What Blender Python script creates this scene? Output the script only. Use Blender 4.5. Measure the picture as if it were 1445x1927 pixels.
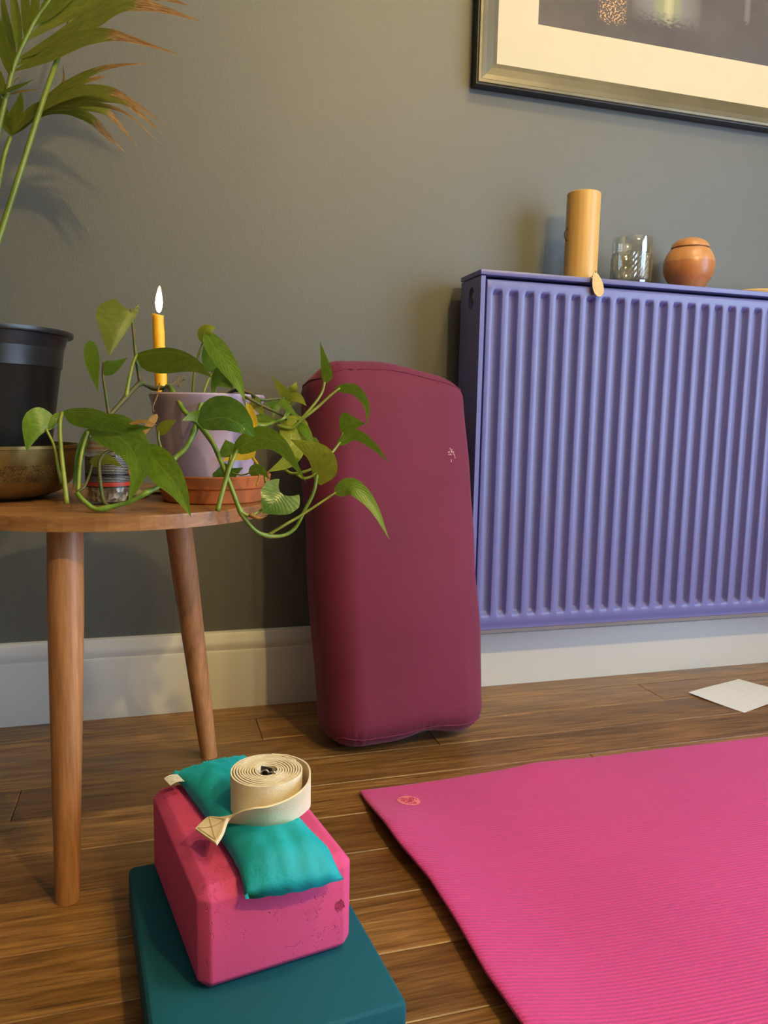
import bpy, bmesh, math, random
from mathutils import Vector, Matrix, noise
random.seed(7)
for o in list(bpy.data.objects):
    bpy.data.objects.remove(o)
scene = bpy.context.scene
COL = scene.collection

# ------------------------------------------------------------------ camera
IW, IH, F = 1445.0, 1927.0, 1457.86
YAW, PITCH, ROLL = 0.2905, 0.1200, 0.0206
CAM = Vector((0.0, -1.5109, 0.5723))
_f = Vector((math.sin(YAW)*math.cos(PITCH), math.cos(YAW)*math.cos(PITCH), -math.sin(PITCH)))
_r = Vector((math.cos(YAW), -math.sin(YAW), 0))
_u = _r.cross(_f)
CR = math.cos(ROLL)*_r + math.sin(ROLL)*_u
CU = -math.sin(ROLL)*_r + math.cos(ROLL)*_u
CF = _f
cd = bpy.data.cameras.new('camera')
cd.sensor_fit = 'VERTICAL'; cd.sensor_height = 36.0; cd.lens = F/IH*36.0
cd.clip_start = 0.02
cam = bpy.data.objects.new('camera', cd); COL.objects.link(cam)
cam.matrix_world = Matrix(((CR.x, CU.x, -CF.x, CAM.x), (CR.y, CU.y, -CF.y, CAM.y), (CR.z, CU.z, -CF.z, CAM.z), (0, 0, 0, 1)))
scene.camera = cam

# ------------------------------------------------------------------ world, lights, exposure
w = bpy.data.worlds.new('overcast_sky'); scene.world = w; w.use_nodes = True
bg = w.node_tree.nodes['Background']; bg.inputs[0].default_value = (0.62, 0.78, 1.0, 1); bg.inputs[1].default_value = 1.2
vs = scene.view_settings
vs.view_transform = 'Standard'; vs.look = 'None'; vs.gamma = 1.0; vs.use_curve_mapping = False
vs.exposure = 0.0
WIN = dict(x=2.25, y0=-3.1, y1=-1.0, z0=0.06, z1=2.0)
ld = bpy.data.lights.new('window_daylight', 'AREA'); ld.shape = 'RECTANGLE'
ld.size = WIN['z1']-WIN['z0']; ld.size_y = WIN['y1']-WIN['y0']
ld.energy = 112; ld.color = (0.56, 0.75, 1.0)
lo = bpy.data.objects.new('window_daylight', ld); COL.objects.link(lo)
lo.location = (WIN['x']+0.16, (WIN['y0']+WIN['y1'])/2, (WIN['z0']+WIN['z1'])/2)
lo.rotation_euler = (0, math.radians(90), 0)
LAMP1 = Vector((0.86, -2.42, 1.98)); LAMP2 = Vector((1.08, -2.36, 1.95))
P1, P2 = 84.0, 34.0
SPOT = Vector((1.0, -1.30, 2.50)); PS = 46.0
WARM = (1.0, 0.725, 0.28)

# ------------------------------------------------------------------ helpers
def px(x, y, Z):
    return CAM + Z*(CF + (x-IW/2)/F*CR - (y-IH/2)/F*CU)
def onz(x, y, z):
    d = px(x, y, 1.0)-CAM
    return CAM + d*((z-CAM.z)/d.z)
def ony(x, y, Y):
    d = px(x, y, 1.0)-CAM
    return CAM + d*((Y-CAM.y)/d.y)

def srgb(*c):
    return tuple((v/255/12.92 if v/255 <= .04045 else ((v/255+.055)/1.055)**2.4) for v in c)+(1,)

class NT:
    def __init__(s, name):
        s.m = bpy.data.materials.new(name); s.m.use_nodes = True
        s.t = s.m.node_tree; s.n = s.t.nodes; s.b = s.n['Principled BSDF']; s.out = s.n['Material Output']
    def add(s, typ, ins=None, **kw):
        n = s.n.new(typ)
        for k, v in kw.items(): setattr(n, k, v)
        for k, v in (ins or {}).items():
            if hasattr(v, 'is_output'): s.t.links.new(v, n.inputs[k])
            else: n.inputs[k].default_value = v
        return n
    def link(s, a, b): s.t.links.new(a, b)
    def set(s, **kw):
        for k, v in kw.items():
            k = k.replace('_', ' ')
            if hasattr(v, 'is_output'): s.link(v, s.b.inputs[k])
            else: s.b.inputs[k].default_value = v
    def coord(s, which='Object', scale=(1, 1, 1), loc=(0, 0, 0), rot=(0, 0, 0)):
        tc = s.add('ShaderNodeTexCoord')
        mp = s.add('ShaderNodeMapping', {'Vector': tc.outputs[which], 'Scale': scale, 'Location': loc, 'Rotation': rot})
        return mp.outputs[0]
    def noise(s, vec, scale=5, detail=4, rough=.55, dist=0):
        return s.add('ShaderNodeTexNoise', {'Vector': vec, 'Scale': scale, 'Detail': detail, 'Roughness': rough, 'Distortion': dist}).outputs[0]
    def ramp(s, fac, stops, interp='LINEAR'):
        n = s.add('ShaderNodeValToRGB', {'Fac': fac}); cr = n.color_ramp; cr.interpolation = interp
        while len(cr.elements) > 1: cr.elements.remove(cr.elements[-1])
        cr.elements[0].position = stops[0][0]; cr.elements[0].color = stops[0][1]
        for p, c in stops[1:]:
            e = cr.elements.new(p); e.color = c
        return n.outputs[0]
    def mix(s, fac, a, b, typ='MIX'):
        n = s.add('ShaderNodeMix', data_type='RGBA', blend_type=typ)
        for i, v in ((0, fac), (6, a), (7, b)):
            if hasattr(v, 'is_output'): s.link(v, n.inputs[i])
            else: n.inputs[i].default_value = v
        return n.outputs[2]
    def math(s, op, a, b=0.0, c=None, clamp=False):
        n = s.add('ShaderNodeMath', operation=op, use_clamp=clamp)
        for i, v in enumerate((a, b) if c is None else (a, b, c)):
            if hasattr(v, 'is_output'): s.link(v, n.inputs[i])
            else: n.inputs[i].default_value = v
        return n.outputs[0]
    def bump(s, h, strength=.3, dist=.002):
        n = s.add('ShaderNodeBump', {'Height': h, 'Strength': strength, 'Distance': dist})
        s.link(n.outputs[0], s.b.inputs['Normal']); return n

def simple(name, col, rough=.5, metal=0, var=.12, nscale=20, bump=0, bscale=200, bdist=.001, spec=None, coat=0):
    k = NT(name); v = k.coord()
    n = k.noise(v, nscale)
    c2 = tuple(x*(1-var) for x in col[:3])+(1,); c3 = tuple(min(1, x*(1+var)) for x in col[:3])+(1,)
    k.set(Base_Color=k.ramp(n, [(.3, c2), (.7, c3)]), Roughness=rough, Metallic=metal)
    if spec is not None: k.b.inputs['Specular IOR Level'].default_value = spec
    if coat: k.b.inputs['Coat Weight'].default_value = coat; k.b.inputs['Coat Roughness'].default_value = .1
    if bump: k.bump(k.noise(v, bscale, 3), bump, bdist)
    return k.m

def finish(name, bm, mat, parent=None, smooth=False, kind=None):
    me = bpy.data.meshes.new(name); bm.normal_update(); bm.to_mesh(me); bm.free()
    if smooth:
        for p in me.polygons: p.use_smooth = True
    if mat is not None: me.materials.append(mat)
    o = bpy.data.objects.new(name, me); COL.objects.link(o)
    if parent is not None: o.parent = parent
    if kind: o['kind'] = kind
    return o
def link_mesh(name, me, parent=None):
    o = bpy.data.objects.new(name, me); COL.objects.link(o)
    if parent is not None: o.parent = parent
    return o
def thing(name, label, cat, loc=(0, 0, 0), rotz=0, group=None):
    o = bpy.data.objects.new(name, None); COL.objects.link(o)
    o.empty_display_size = .05
    o.location = loc; o.rotation_euler = (0, 0, rotz); o['label'] = label; o['category'] = cat
    if group: o['group'] = group
    return o
def tag(o, label, cat, group=None):
    o['label'] = label; o['category'] = cat
    if group: o['group'] = group
    return o
def autosmooth(o, ang=35):
    me = o.data
    for p in me.polygons: p.use_smooth = True
    bm = bmesh.new(); bm.from_mesh(me)
    for e in bm.edges:
        if len(e.link_faces) == 2 and e.calc_face_angle(0) > math.radians(ang): e.smooth = False
    bm.to_mesh(me); bm.free()
    return o
def box(bm, x0, x1, y0, y1, z0, z1, M=None):
    vs_ = [Vector((x, y, z)) for x in (x0, x1) for y in (y0, y1) for z in (z0, z1)]
    if M: vs_ = [M @ v for v in vs_]
    v = [bm.verts.new(q) for q in vs_]
    for f in ((0, 1, 3, 2), (4, 6, 7, 5), (0, 4, 5, 1), (2, 3, 7, 6), (0, 2, 6, 4), (1, 5, 7, 3)):
        bm.faces.new([v[i] for i in f])
    return v
def boxobj(name, dims, mat, parent=None, bev=0, seg=2, kind=None):
    bm = bmesh.new(); box(bm, *dims)
    if bev: bmesh.ops.bevel(bm, geom=bm.edges[:], offset=bev, segments=seg, affect='EDGES', profile=.5)
    o = finish(name, bm, mat, parent, kind=kind)
    if bev: autosmooth(o)
    return o
def lathe(bm, prof, n=48, c=(0, 0, 0), closed=False):
    rings = []
    for r, z in prof:
        if r < 1e-6: rings.append([bm.verts.new((c[0], c[1], c[2]+z))])
        else: rings.append([bm.verts.new((c[0]+r*math.cos(2*math.pi*i/n), c[1]+r*math.sin(2*math.pi*i/n), c[2]+z)) for i in range(n)])
    if closed: rings.append(rings[0])
    for a, b in zip(rings, rings[1:]):
        for i in range(n):
            j = (i+1) % n
            if len(a) == 1 and len(b) == 1: continue
            if len(a) == 1: bm.faces.new((a[0], b[j], b[i]))
            elif len(b) == 1: bm.faces.new((a[i], a[j], b[0]))
            else: bm.faces.new((a[i], a[j], b[j], b[i]))
def lathe_obj(name, prof, mat, parent=None, n=48, c=(0, 0, 0), closed=False, ang=35):
    bm = bmesh.new(); lathe(bm, prof, n, c, closed)
    bmesh.ops.recalc_face_normals(bm, faces=bm.faces[:])
    return autosmooth(finish(name, bm, mat, parent), ang)
def spline(pts, n):
    """Catmull-Rom through the points (any tuple length)."""
    P = [tuple(p) for p in pts]; P = [tuple(2*a-b for a, b in zip(P[0], P[1]))]+P+[tuple(2*a-b for a, b in zip(P[-1], P[-2]))]
    out = []; seg = len(P)-3
    for k in range(n+1):
        t = k/n*seg; i = min(int(t), seg-1); f = t-i
        a, b, c, d = P[i:i+4]
        out.append(tuple(.5*((2*q)+(-p+r)*f+(2*p-5*q+4*r-s)*f*f+(-p+3*q-3*r+s)*f**3) for p, q, r, s in zip(a, b, c, d)))
    return out
def tube(bm, pts, rad, n=8, cap=True):
    pts = [Vector(p) for p in pts]
    rings = []; side = None
    for i, p in enumerate(pts):
        t = (pts[min(i+1, len(pts)-1)]-pts[max(i-1, 0)]).normalized()
        if side is None: side = t.orthogonal().normalized()
        side = (side-t*side.dot(t))
        side = side.normalized() if side.length > 1e-6 else t.orthogonal().normalized()
        up = t.cross(side); r = rad[i] if isinstance(rad, (list, tuple)) else rad
        rings.append([bm.verts.new(p+r*(math.cos(2*math.pi*k/n)*side+math.sin(2*math.pi*k/n)*up)) for k in range(n)])
    for a, b in zip(rings, rings[1:]):
        for k in range(n): bm.faces.new((a[k], a[(k+1) % n], b[(k+1) % n], b[k]))
    if cap: bm.faces.new(rings[0][::-1]); bm.faces.new(rings[-1])
def sm(a, b, x):
    t = max(0, min(1, (x-a)/(b-a))); return t*t*(3-2*t)
def interp(tab, x):
    if x <= tab[0][0]: return tab[0][1]
    for (a, b), (c, d) in zip(tab, tab[1:]):
        if x <= c: return b+(d-b)*(x-a)/(c-a)
    return tab[-1][1]

# ------------------------------------------------------------------ materials of the room
k = NT('wall_paint'); v = k.coord()
n1 = k.noise(v, 2.2, 5); n2 = k.noise(v, 260, 3); n3 = k.noise(v, 45, 4)
base = k.ramp(n1, [(.3, (.088, .093, .082, 1)), (.7, (.102, .106, .094, 1))])
sp = k.noise(k.coord(scale=(1, 1, 1.4)), 38, 1.5)
k.set(Base_Color=k.mix(k.ramp(sp, [(.845, (0, 0, 0, 1)), (.86, (1, 1, 1, 1))]), base, (.6, .6, .56, 1)), Roughness=.56); k.b.inputs['Specular IOR Level'].default_value = .85
k.bump(k.math('ADD', n2, k.math('MULTIPLY', n3, 1.2)), .28, .0012); WALL = k.m
OFFWHITE = simple('ceiling_paint', (.62, .61, .58, 1), .8, var=.03)
k = NT('skirting_gloss'); v = k.coord(scale=(1, 1, 3))
k.set(Base_Color=k.mix(k.ramp(k.noise(v, 30, 6, .7), [(.66, (0, 0, 0, 1)), (.78, (.5, .5, .5, 1))]), (.66, .645, .60, 1), (.45, .40, .33, 1)), Roughness=.38)
k.bump(k.noise(k.coord(scale=(3, 3, 14)), 30, 4), .12, .001); SKIRT = k.m
k = NT('oak_floor'); tc = k.add('ShaderNodeTexCoord'); oi = k.add('ShaderNodeObjectInfo')
off = k.add('ShaderNodeVectorMath', {0: oi.outputs['Location'], 1: (3.7, 9.1, 5.3)}, operation='MULTIPLY')
vv = k.add('ShaderNodeVectorMath', {0: tc.outputs['Object'], 1: off.outputs[0]}, operation='ADD').outputs[0]
g1 = k.noise(k.add('ShaderNodeMapping', {'Vector': vv, 'Scale': (1.3, 22, 6)}).outputs[0], 3.2, 8, .65, 1.6)
g2 = k.noise(k.add('ShaderNodeMapping', {'Vector': vv, 'Scale': (6, 160, 20)}).outputs[0], 2.2, 4, .6, .3)
g3 = k.noise(k.add('ShaderNodeMapping', {'Vector': vv, 'Scale': (1.6, 5, 2)}).outputs[0], 2.4, 3)
dark = k.ramp(g1, [(.30, (.115, .055, .016, 1)), (.47, (.24, .125, .038, 1)), (.62, (.35, .195, .065, 1)), (.8, (.46, .28, .11, 1))])
fine = k.ramp(g2, [(.36, (.55, .5, .45, 1)), (.55, (1, 1, 1, 1))])
c = k.mix(.75, dark, fine, 'MULTIPLY')
tone = k.ramp(oi.outputs['Random'], [(0, (.70, .66, .62, 1)), (.45, (.95, .93, .9, 1)), (1, (1.25, 1.22, 1.15, 1))])
c = k.mix(1.0, c, tone, 'MULTIPLY')
c = k.mix(.7, c, k.ramp(g3, [(.3, (.55, .52, .48, 1)), (.7, (1.2, 1.16, 1.1, 1))]), 'MULTIPLY')
g4 = k.noise(k.add('ShaderNodeMapping', {'Vector': vv, 'Scale': (4, 26, 6)}).outputs[0], 2.0, 6, .75, 2.2)
c = k.mix(k.ramp(g4, [(.60, (0, 0, 0, 1)), (.74, (.75, .75, .75, 1))]), c, (.055, .026, .010, 1))
k.set(Base_Color=c, Roughness=k.ramp(g3, [(.3, (.30, .30, .30, 1)), (.7, (.42, .42, .42, 1))]))
k.bump(k.math('ADD', g2, k.math('MULTIPLY', g1, .6)), .25, .0012); OAK = k.m
GAPMAT = simple('floor_gap_dark', (.06, .03, .014, 1), .8)

# ------------------------------------------------------------------ room shell
X0, X1, Y0, Y1, ZC = -1.7, 2.25, -3.9, 0.0, 2.6
floor = boxobj('floor', (X0, X1, Y0, Y1, -.06, -.012), GAPMAT, kind='structure')
PW = .0985
meshes = {}
def plank_mesh(L):
    key = round(L, 2)
    if key not in meshes:
        bm = bmesh.new(); box(bm, -L/2+.0004, L/2-.0004, -PW/2+.0005, PW/2-.0005, -.0118, 0)
        bmesh.ops.bevel(bm, geom=[e for e in bm.edges if all(v.co.z > -.001 for v in e.verts)], offset=.0011, segments=1, affect='EDGES')
        me = bpy.data.meshes.new('plank'); bm.to_mesh(me); bm.free(); me.materials.append(OAK); meshes[key] = me
    return meshes[key]
row = 0
yb = -.774+PW*7
rng = random.Random(11)
lens = [.42, .54, .66, .84, 1.05]
while yb > Y0:
    ya = yb-PW
    if ya < Y0: break
    yc = (ya+yb)/2
    if yb > Y1+.001:
        yb = ya; continue
    x = X0 + rng.choice([-.35, -.2, -.1, 0])
    first = True
    while x < X1-.001:
        L = rng.choice(lens) if yc > -1.6 else 1.05+.2*rng.random()
        if first: L = L+ (X0-x)*-1; L = max(.3, L-(X0-x)); x = X0; first = False
        L = round(L/.02)*.02
        if x+L > X1-.25: L = X1-x
        o = link_mesh('plank', plank_mesh(L), floor); o.location = (x+L/2, yc, 0); x += L
    yb = ya
# edge strip between last row and the skirting, and behind the camera
boxobj('plank', (X0, X1, -.774+PW*7, -.0005, -.0118, 0), OAK, floor) if -.774+PW*7 < -.002 else None

wall_back = boxobj('wall_back', (X0-.1, X1+.1, 0, .12, -.06, ZC), WALL, kind='structure')
boxobj('wall_left', (X0-.12, X0, Y0-.1, 0, -.06, ZC), WALL, kind='structure')
boxobj('wall_front', (X0-.1, X1+.1, Y0-.12, Y0, -.06, ZC), WALL, kind='structure')
boxobj('ceiling', (X0-.1, X1+.1, Y0-.12, .12, ZC, ZC+.1), OFFWHITE, kind='structure')
bm = bmesh.new()
box(bm, X1, X1+.14, Y0, WIN['y0'], -.06, ZC); box(bm, X1, X1+.14, WIN['y1'], 0, -.06, ZC)
box(bm, X1, X1+.14, WIN['y0'], WIN['y1'], -.06, WIN['z0']); box(bm, X1, X1+.14, WIN['y0'], WIN['y1'], WIN['z1'], ZC)
finish('wall_right', bm, WALL, kind='structure')
WHITEP = simple('window_white_paint', (.75, .75, .73, 1), .4, var=.03)
win = bpy.data.objects.new('window_1', None); COL.objects.link(win); win['kind'] = 'structure'
win.location = (X1+.07, (WIN['y0']+WIN['y1'])/2, WIN['z0'])
hw = (WIN['y1']-WIN['y0'])/2; hh = WIN['z1']-WIN['z0']
for d in ((-.04, .04, -hw, hw, 0, .06), (-.04, .04, -hw, hw, hh-.06, hh), (-.04, .04, -hw, -hw+.06, .06, hh-.06), (-.04, .04, hw-.06, hw, .06, hh-.06), (-.03, .03, -.03, .03, .06, hh-.06)):
    boxobj('window_frame', d, WHITEP, win)
k = NT('window_glass'); tr = k.add('ShaderNodeBsdfTransparent'); gl = k.add('ShaderNodeBsdfGlossy', {'Roughness': .02})
mx = k.add('ShaderNodeMixShader', {0: .06, 1: tr.outputs[0], 2: gl.outputs[0]}); k.link(mx.outputs[0], k.out.inputs[0]); WGLASS = k.m
for s in (-1, 1): boxobj('window_pane', (-.004, .004, -hw+.06 if s < 0 else .03, -.03 if s < 0 else hw-.06, .06, hh-.06), WGLASS, win)

# skirting board with a moulded top, extruded along the wall
HB = .152
prof = [(0, 0), (-.020, 0), (-.020, .112), (-.0185, .1155), (-.0155, .1165), (-.0165, .120), (-.018, .126), (-.017, .134), (-.0135, .1395), (-.0125, .146), (-.010, .150), (-.006, HB), (0, HB)]
bm = bmesh.new()
xs_ = [X0+(X1-X0)*i/60 for i in range(61)]
rings = [[bm.verts.new((x, y, z)) for y, z in prof] for x in xs_]
for a, b in zip(rings, rings[1:]):
    for i in range(len(prof)-1): bm.faces.new((a[i], b[i], b[i+1], a[i+1]))
bmesh.ops.recalc_face_normals(bm, faces=bm.faces[:])
bb = finish('baseboard_back', bm, SKIRT, kind='structure'); autosmooth(bb, 30)

# ceiling pendant with two bare bulbs (above and behind the frame; its light throws the shadows on the wall)
BRASS = simple('brass_fitting', (.6, .42, .16, 1), .3, 1)
pend = thing('pendant_lamp', 'brass ceiling pendant with two bare warm bulbs', 'lamp', ((LAMP1.x+LAMP2.x)/2, (LAMP1.y+LAMP2.y)/2, ZC))
o0 = Vector(pend.location)
lathe_obj('ceiling_rose', [(0, -.025), (.05, -.022), (.055, -.002), (0, -.002)], BRASS, pend, 24)
bm = bmesh.new(); tube(bm, [(0, 0, -.02), (0, 0, -.40)], .008, 8); finish('rod', bm, BRASS, pend, True)
for i, (L, P) in enumerate(((LAMP1, P1), (LAMP2, P2))):
    q = L-o0
    bm = bmesh.new(); tube(bm, [(0, 0, -.395), (q.x*.5, q.y*.5, -.40), (q.x, q.y, -.42), (q.x, q.y, q.z+.075)], .006, 8); finish('arm', bm, BRASS, pend, True)
    lathe_obj('bulb_socket', [(0, .075), (.018, .075), (.018, .034), (0, .034)], BRASS, pend, 20, q)
    k = NT('bulb_glow'); r = .034; rad = P/(4*math.pi*r*r*math.pi)
    em = k.add('ShaderNodeEmission', {'Color': WARM+(1,), 'Strength': rad}); k.link(em.outputs[0], k.out.inputs[0])
    bm = bmesh.new(); bmesh.ops.create_uvsphere(bm, u_segments=20, v_segments=12, radius=r, matrix=Matrix.Translation(q)); finish('bulb', bm, k.m, pend, True)

spot = thing('ceiling_spotlight', 'single round brass ceiling light close to the radiator wall', 'lamp', (SPOT.x, SPOT.y, ZC))
lathe_obj('ceiling_plate', [(0, -.02), (.05, -.018), (.06, -.002), (0, -.002)], BRASS, spot, 32)
lathe_obj('bulb_socket', [(0, -.019), (.02, -.019), (.02, SPOT.z-ZC+.034), (0, SPOT.z-ZC+.034)], BRASS, spot, 20)
k = NT('spot_glow'); r = .040
em = k.add('ShaderNodeEmission', {'Color': WARM+(1,), 'Strength': PS/(4*math.pi*r*r*math.pi)}); k.link(em.outputs[0], k.out.inputs[0])
bm = bmesh.new(); bmesh.ops.create_uvsphere(bm, u_segments=20, v_segments=12, radius=r, matrix=Matrix.Translation((0, 0, SPOT.z-ZC))); finish('bulb', bm, k.m, spot, True)

# ------------------------------------------------------------------ radiator
k = NT('radiator_lilac_enamel'); v = k.coord()
k.set(Base_Color=k.ramp(k.noise(v, 8), [(.3, (.136, .150, .390, 1)), (.7, (.149, .164, .417, 1))]), Roughness=.36)
k.bump(k.noise(v, 120, 2), .12, .0006); LILAC = k.m
DARK = simple('dark_cavity_metal', (.03, .028, .035, 1), .7)
RAWP = simple('raw_plaster', (.42, .32, .2, 1), .9, var=.4, nscale=120)
RX0, RYF, RYB = .594, -.1287, -.03
RZ0, RZ1 = .154, .8540
PITCHR, RIB0, NR = .03333, .6288, 38
RX1 = RIB0+(NR-1)*PITCHR+.035
rad = thing('radiator', 'lilac-blue ribbed panel radiator hung on the grey wall', 'radiator', (RX0, RYB, RZ0))
def rl(d): return (d[0]-RX0, d[1]-RX0, d[2]-RYB, d[3]-RYB, d[4]-RZ0, d[5]-RZ0)
bm = bmesh.new()
xs = [RX0+.0125, RX0+.0135, RX0+.0165]
A = [-.0107, -.0100, -.0085, -.0062, -.0050, .0050, .0062, .0085, .0100, .0107]
G = [0, .03, .30, .94, 1, 1, .94, .30, .03, 0]
gx = [None]*3
for i in range(NR):
    for a, g in zip(A, G): xs.append(RIB0+i*PITCHR+a); gx.append(g)
xs += [RX1-.0165, RX1-.0135, RX1-.0125]; gx += [None]*3
zt_, zb_ = .8157, .189
zs = [(RZ0, 'b'), (RZ0+.004, 'b2'), (RZ0+.011, 'b2'), (RZ0+.016, 0)]
zz = [zb_-.006, zb_-.003, zb_, zb_+.004, zb_+.007]; gz = [0, .06, .45, .94, 1]
zs += list(zip(zz, gz)); zs += [((zt_+zb_)/2, 1)]
zs += [(zt_-.007+.004*0, 1), (zt_-.004, .94), (zt_, .45), (zt_+.003, .06), (zt_+.006, 0)]
zs += [(RZ1-.0225, 0), (RZ1-.0185, 'e'), (RZ1-.0145, 'e2')]
D = .0125
grid = []
for z, q in zs:
    rowv = []
    for i, x in enumerate(xs):
        g = gx[i]; y = RYF
        edge = i in (0, len(xs)-1)
        if g is not None and not isinstance(q, str): y = RYF+D*g*q
        if i in (0, len(xs)-1): y = RYF+.012
        elif i in (1, len(xs)-2): y = RYF+.0012
        if q == 'b': y = RYF+.012
        elif q == 'b2': y = max(y, RYF+.003) if not edge else y
        elif q == 'e': y = max(y, RYF+.0012)
        elif q == 'e2': y = RYF+.012
        rowv.append(bm.verts.new((x-RX0, y-RYB, z-RZ0)))
    grid.append(rowv)
for a, b in zip(grid, grid[1:]):
    for i in range(len(a)-1): bm.faces.new((a[i], a[i+1], b[i+1], b[i]))
fp = finish('front_panel', bm, LILAC, rad); autosmooth(fp, 60)
# end panel with an oval tapping hole
def end_panel(xa, name):
    bm = bmesh.new(); hcy, hcz, hry, hrz = -.083, .806, .0135, .0215
    out = []
    for y, z in ((RYF, RZ0+.006), (RYB, RZ0+.006), (RYB, RZ1-.0115), (RYF, RZ1-.0115)): out.append((y, z))
    n = 24
    for x in (xa, xa+.009):
        ov = [bm.verts.new((x-RX0, y-RYB, z-RZ0)) for y, z in out]
        iv = [bm.verts.new((x-RX0, hcy+hry*math.cos(2*math.pi*i/n)-RYB, hcz+hrz*math.sin(2*math.pi*i/n)-RZ0)) for i in range(n)]
        es = [bm.edges.new((ov[i], ov[(i+1) % 4])) for i in range(4)]+[bm.edges.new((iv[i], iv[(i+1) % n])) for i in range(n)]
        bmesh.ops.triangle_fill(bm, use_beauty=True, edges=es)
        if x == xa: o1, i1 = ov, iv
        else:
            for i in range(4): bm.faces.new((o1[i], o1[(i+1) % 4], ov[(i+1) % 4], ov[i]))
            for i in range(n): bm.faces.new((i1[i], i1[(i+1) % n], iv[(i+1) % n], iv[i]))
    bmesh.ops.recalc_face_normals(bm, faces=bm.faces[:])
    return autosmooth(finish(name, bm, LILAC, rad), 30)
end_panel(RX0, 'side_panel'); end_panel(RX1-.009, 'side_panel')
bm = bmesh.new(); lathe(bm, [(0, 0), (.009, .001), (.011, .006), (.009, .010), (.004, .012), (0, .0125)], 10)
for q in bm.verts: q.co = Matrix.Rotation(math.radians(-90), 4, 'Y') @ q.co; q.co += Vector((.016, -.081-RYB, .811-RZ0)); q.co.z += .004*noise.noise(q.co*300); q.co.y += .003*noise.noise(q.co*300+Vector((5, 5, 5)))
finish('tapping_plug', bm, RAWP, rad, True)
boxobj('top_cover', rl((RX0-.0015, RX1+.0015, RYF-.0015, RYB, RZ1-.0095, RZ1)), LILAC, rad, .0012)
boxobj('inner_body', rl((RX0+.03, RX1-.012, RYF+.018, RYB-.004, RZ0+.012, RZ1-.014)), DARK, rad)
for xx in (RX0+.2, RX1-.2): boxobj('wall_bracket', rl((xx, xx+.05, RYB-.004, -.0005, RZ0+.3, RZ1-.05)), DARK, rad)

# ------------------------------------------------------------------ framed picture
FX0, FZ0, FWd, FHt = .613, 1.224, 1.05, .78
pic = thing('framed_picture', 'large framed dark print with cream mount and bronze-black frame', 'picture', (FX0, 0, FZ0))
k = NT('bronze_moulding'); v = k.coord(scale=(2, 2, 2))
k.set(Base_Color=k.ramp(k.noise(v, 6, 5), [(.3, (.155, .140, .095, 1)), (.7, (.21, .19, .13, 1))]), Metallic=.45, Roughness=.36); BRONZE = k.m
BLACKW = simple('black_lacquer', (.012, .011, .012, 1), .4)
MOUNT = simple('cream_mount_card', (.62, .565, .42, 1), .85, var=.02, bump=.1, bscale=400)
# moulding profile: (inward offset, depth toward the room)
mp_ = [(0.002, .026), (.0035, .0305), (.0085, .0305), (.0105, .0285), (.020, .0270), (.036, .0215), (.0465, .0165), (.0475, .012)]
bp_ = [(0, .0015), (0, .0265), (.0022, .0265), (.0022, .0015)]
def frame_side(bm, prof, k):
    cs = [(0, 0), (FWd, 0), (FWd, FHt), (0, FHt)]; ins = [(1, 1), (-1, 1), (-1, -1), (1, -1)]
    a, b = k, (k+1) % 4
    va = [bm.verts.new((cs[a][0]+ins[a][0]*o_, -d_, cs[a][1]+ins[a][1]*o_)) for o_, d_ in prof]
    vb = [bm.verts.new((cs[b][0]+ins[b][0]*o_, -d_, cs[b][1]+ins[b][1]*o_)) for o_, d_ in prof]
    for i in range(len(prof)-1): bm.faces.new((va[i], vb[i], vb[i+1], va[i+1]))
for kk in range(4):
    bm = bmesh.new(); frame_side(bm, mp_, kk); bmesh.ops.recalc_face_normals(bm, faces=bm.faces[:]); fo = finish('frame_moulding', bm, BRONZE, pic)
    fo.data.flip_normals() if fo.data.polygons[3].normal.y > 0 else None
    bm = bmesh.new(); frame_side(bm, bp_, kk); bmesh.ops.recalc_face_normals(bm, faces=bm.faces[:]); finish('frame_edge', bm, BLACKW, pic)
IM = .0465
PIN = .1335
bm = bmesh.new()
outer = [(IM, IM), (FWd-IM, IM), (FWd-IM, FHt-IM), (IM, FHt-IM)]; inner = [(PIN, PIN+.0), (FWd-PIN, PIN), (FWd-PIN, FHt-PIN), (PIN, FHt-PIN)]
ov = [bm.verts.new((x, -.013, z)) for x, z in outer]; iv = [bm.verts.new((x, -.013, z)) for x, z in inner]; jv = [bm.verts.new((x+(.0015 if x < .5 else -.0015), -.0115, z+(.0015 if z < .4 else -.0015))) for x, z in inner]
for i in range(4):
    j = (i+1) % 4
    bm.faces.new((ov[i], ov[j], iv[j], iv[i])); bm.faces.new((iv[i], iv[j], jv[j], jv[i]))
finish('mount_card', bm, MOUNT, pic)
k = NT('night_water_print'); v = k.coord()   # print: dusk water with streaked reflections
sx = k.add('ShaderNodeSeparateXYZ', {0: v}); X_, Z_ = sx.outputs[0], sx.outputs[2]
base = k.ramp(k.noise(k.coord(scale=(2, 1, 3)), 3, 5), [(.3, (.062, .054, .058, 1)), (.7, (.098, .088, .088, 1))])
rip = k.noise(k.coord(scale=(55, 1, 130)), 1.6, 3)
def blob(cx, wx, zlow, fall, ragged):
    ax = k.math('ABSOLUTE', k.math('SUBTRACT', X_, cx)); hx = k.math('SUBTRACT', 1.0, k.math('DIVIDE', ax, wx), clamp=True)
    hx = k.math('POWER', hx, .55)
    zz_ = k.math('ADD', Z_, k.math('MULTIPLY', k.math('SUBTRACT', rip, .5), ragged))
    hz = k.math('DIVIDE', k.math('SUBTRACT', zz_, zlow), fall, clamp=True)
    return k.math('MULTIPLY', hx, hz)
bx_ = lambda x: x-FX0
pz = lambda z: z-FZ0
P_ = lambda x, y: ony(x, y, -.011)
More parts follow.
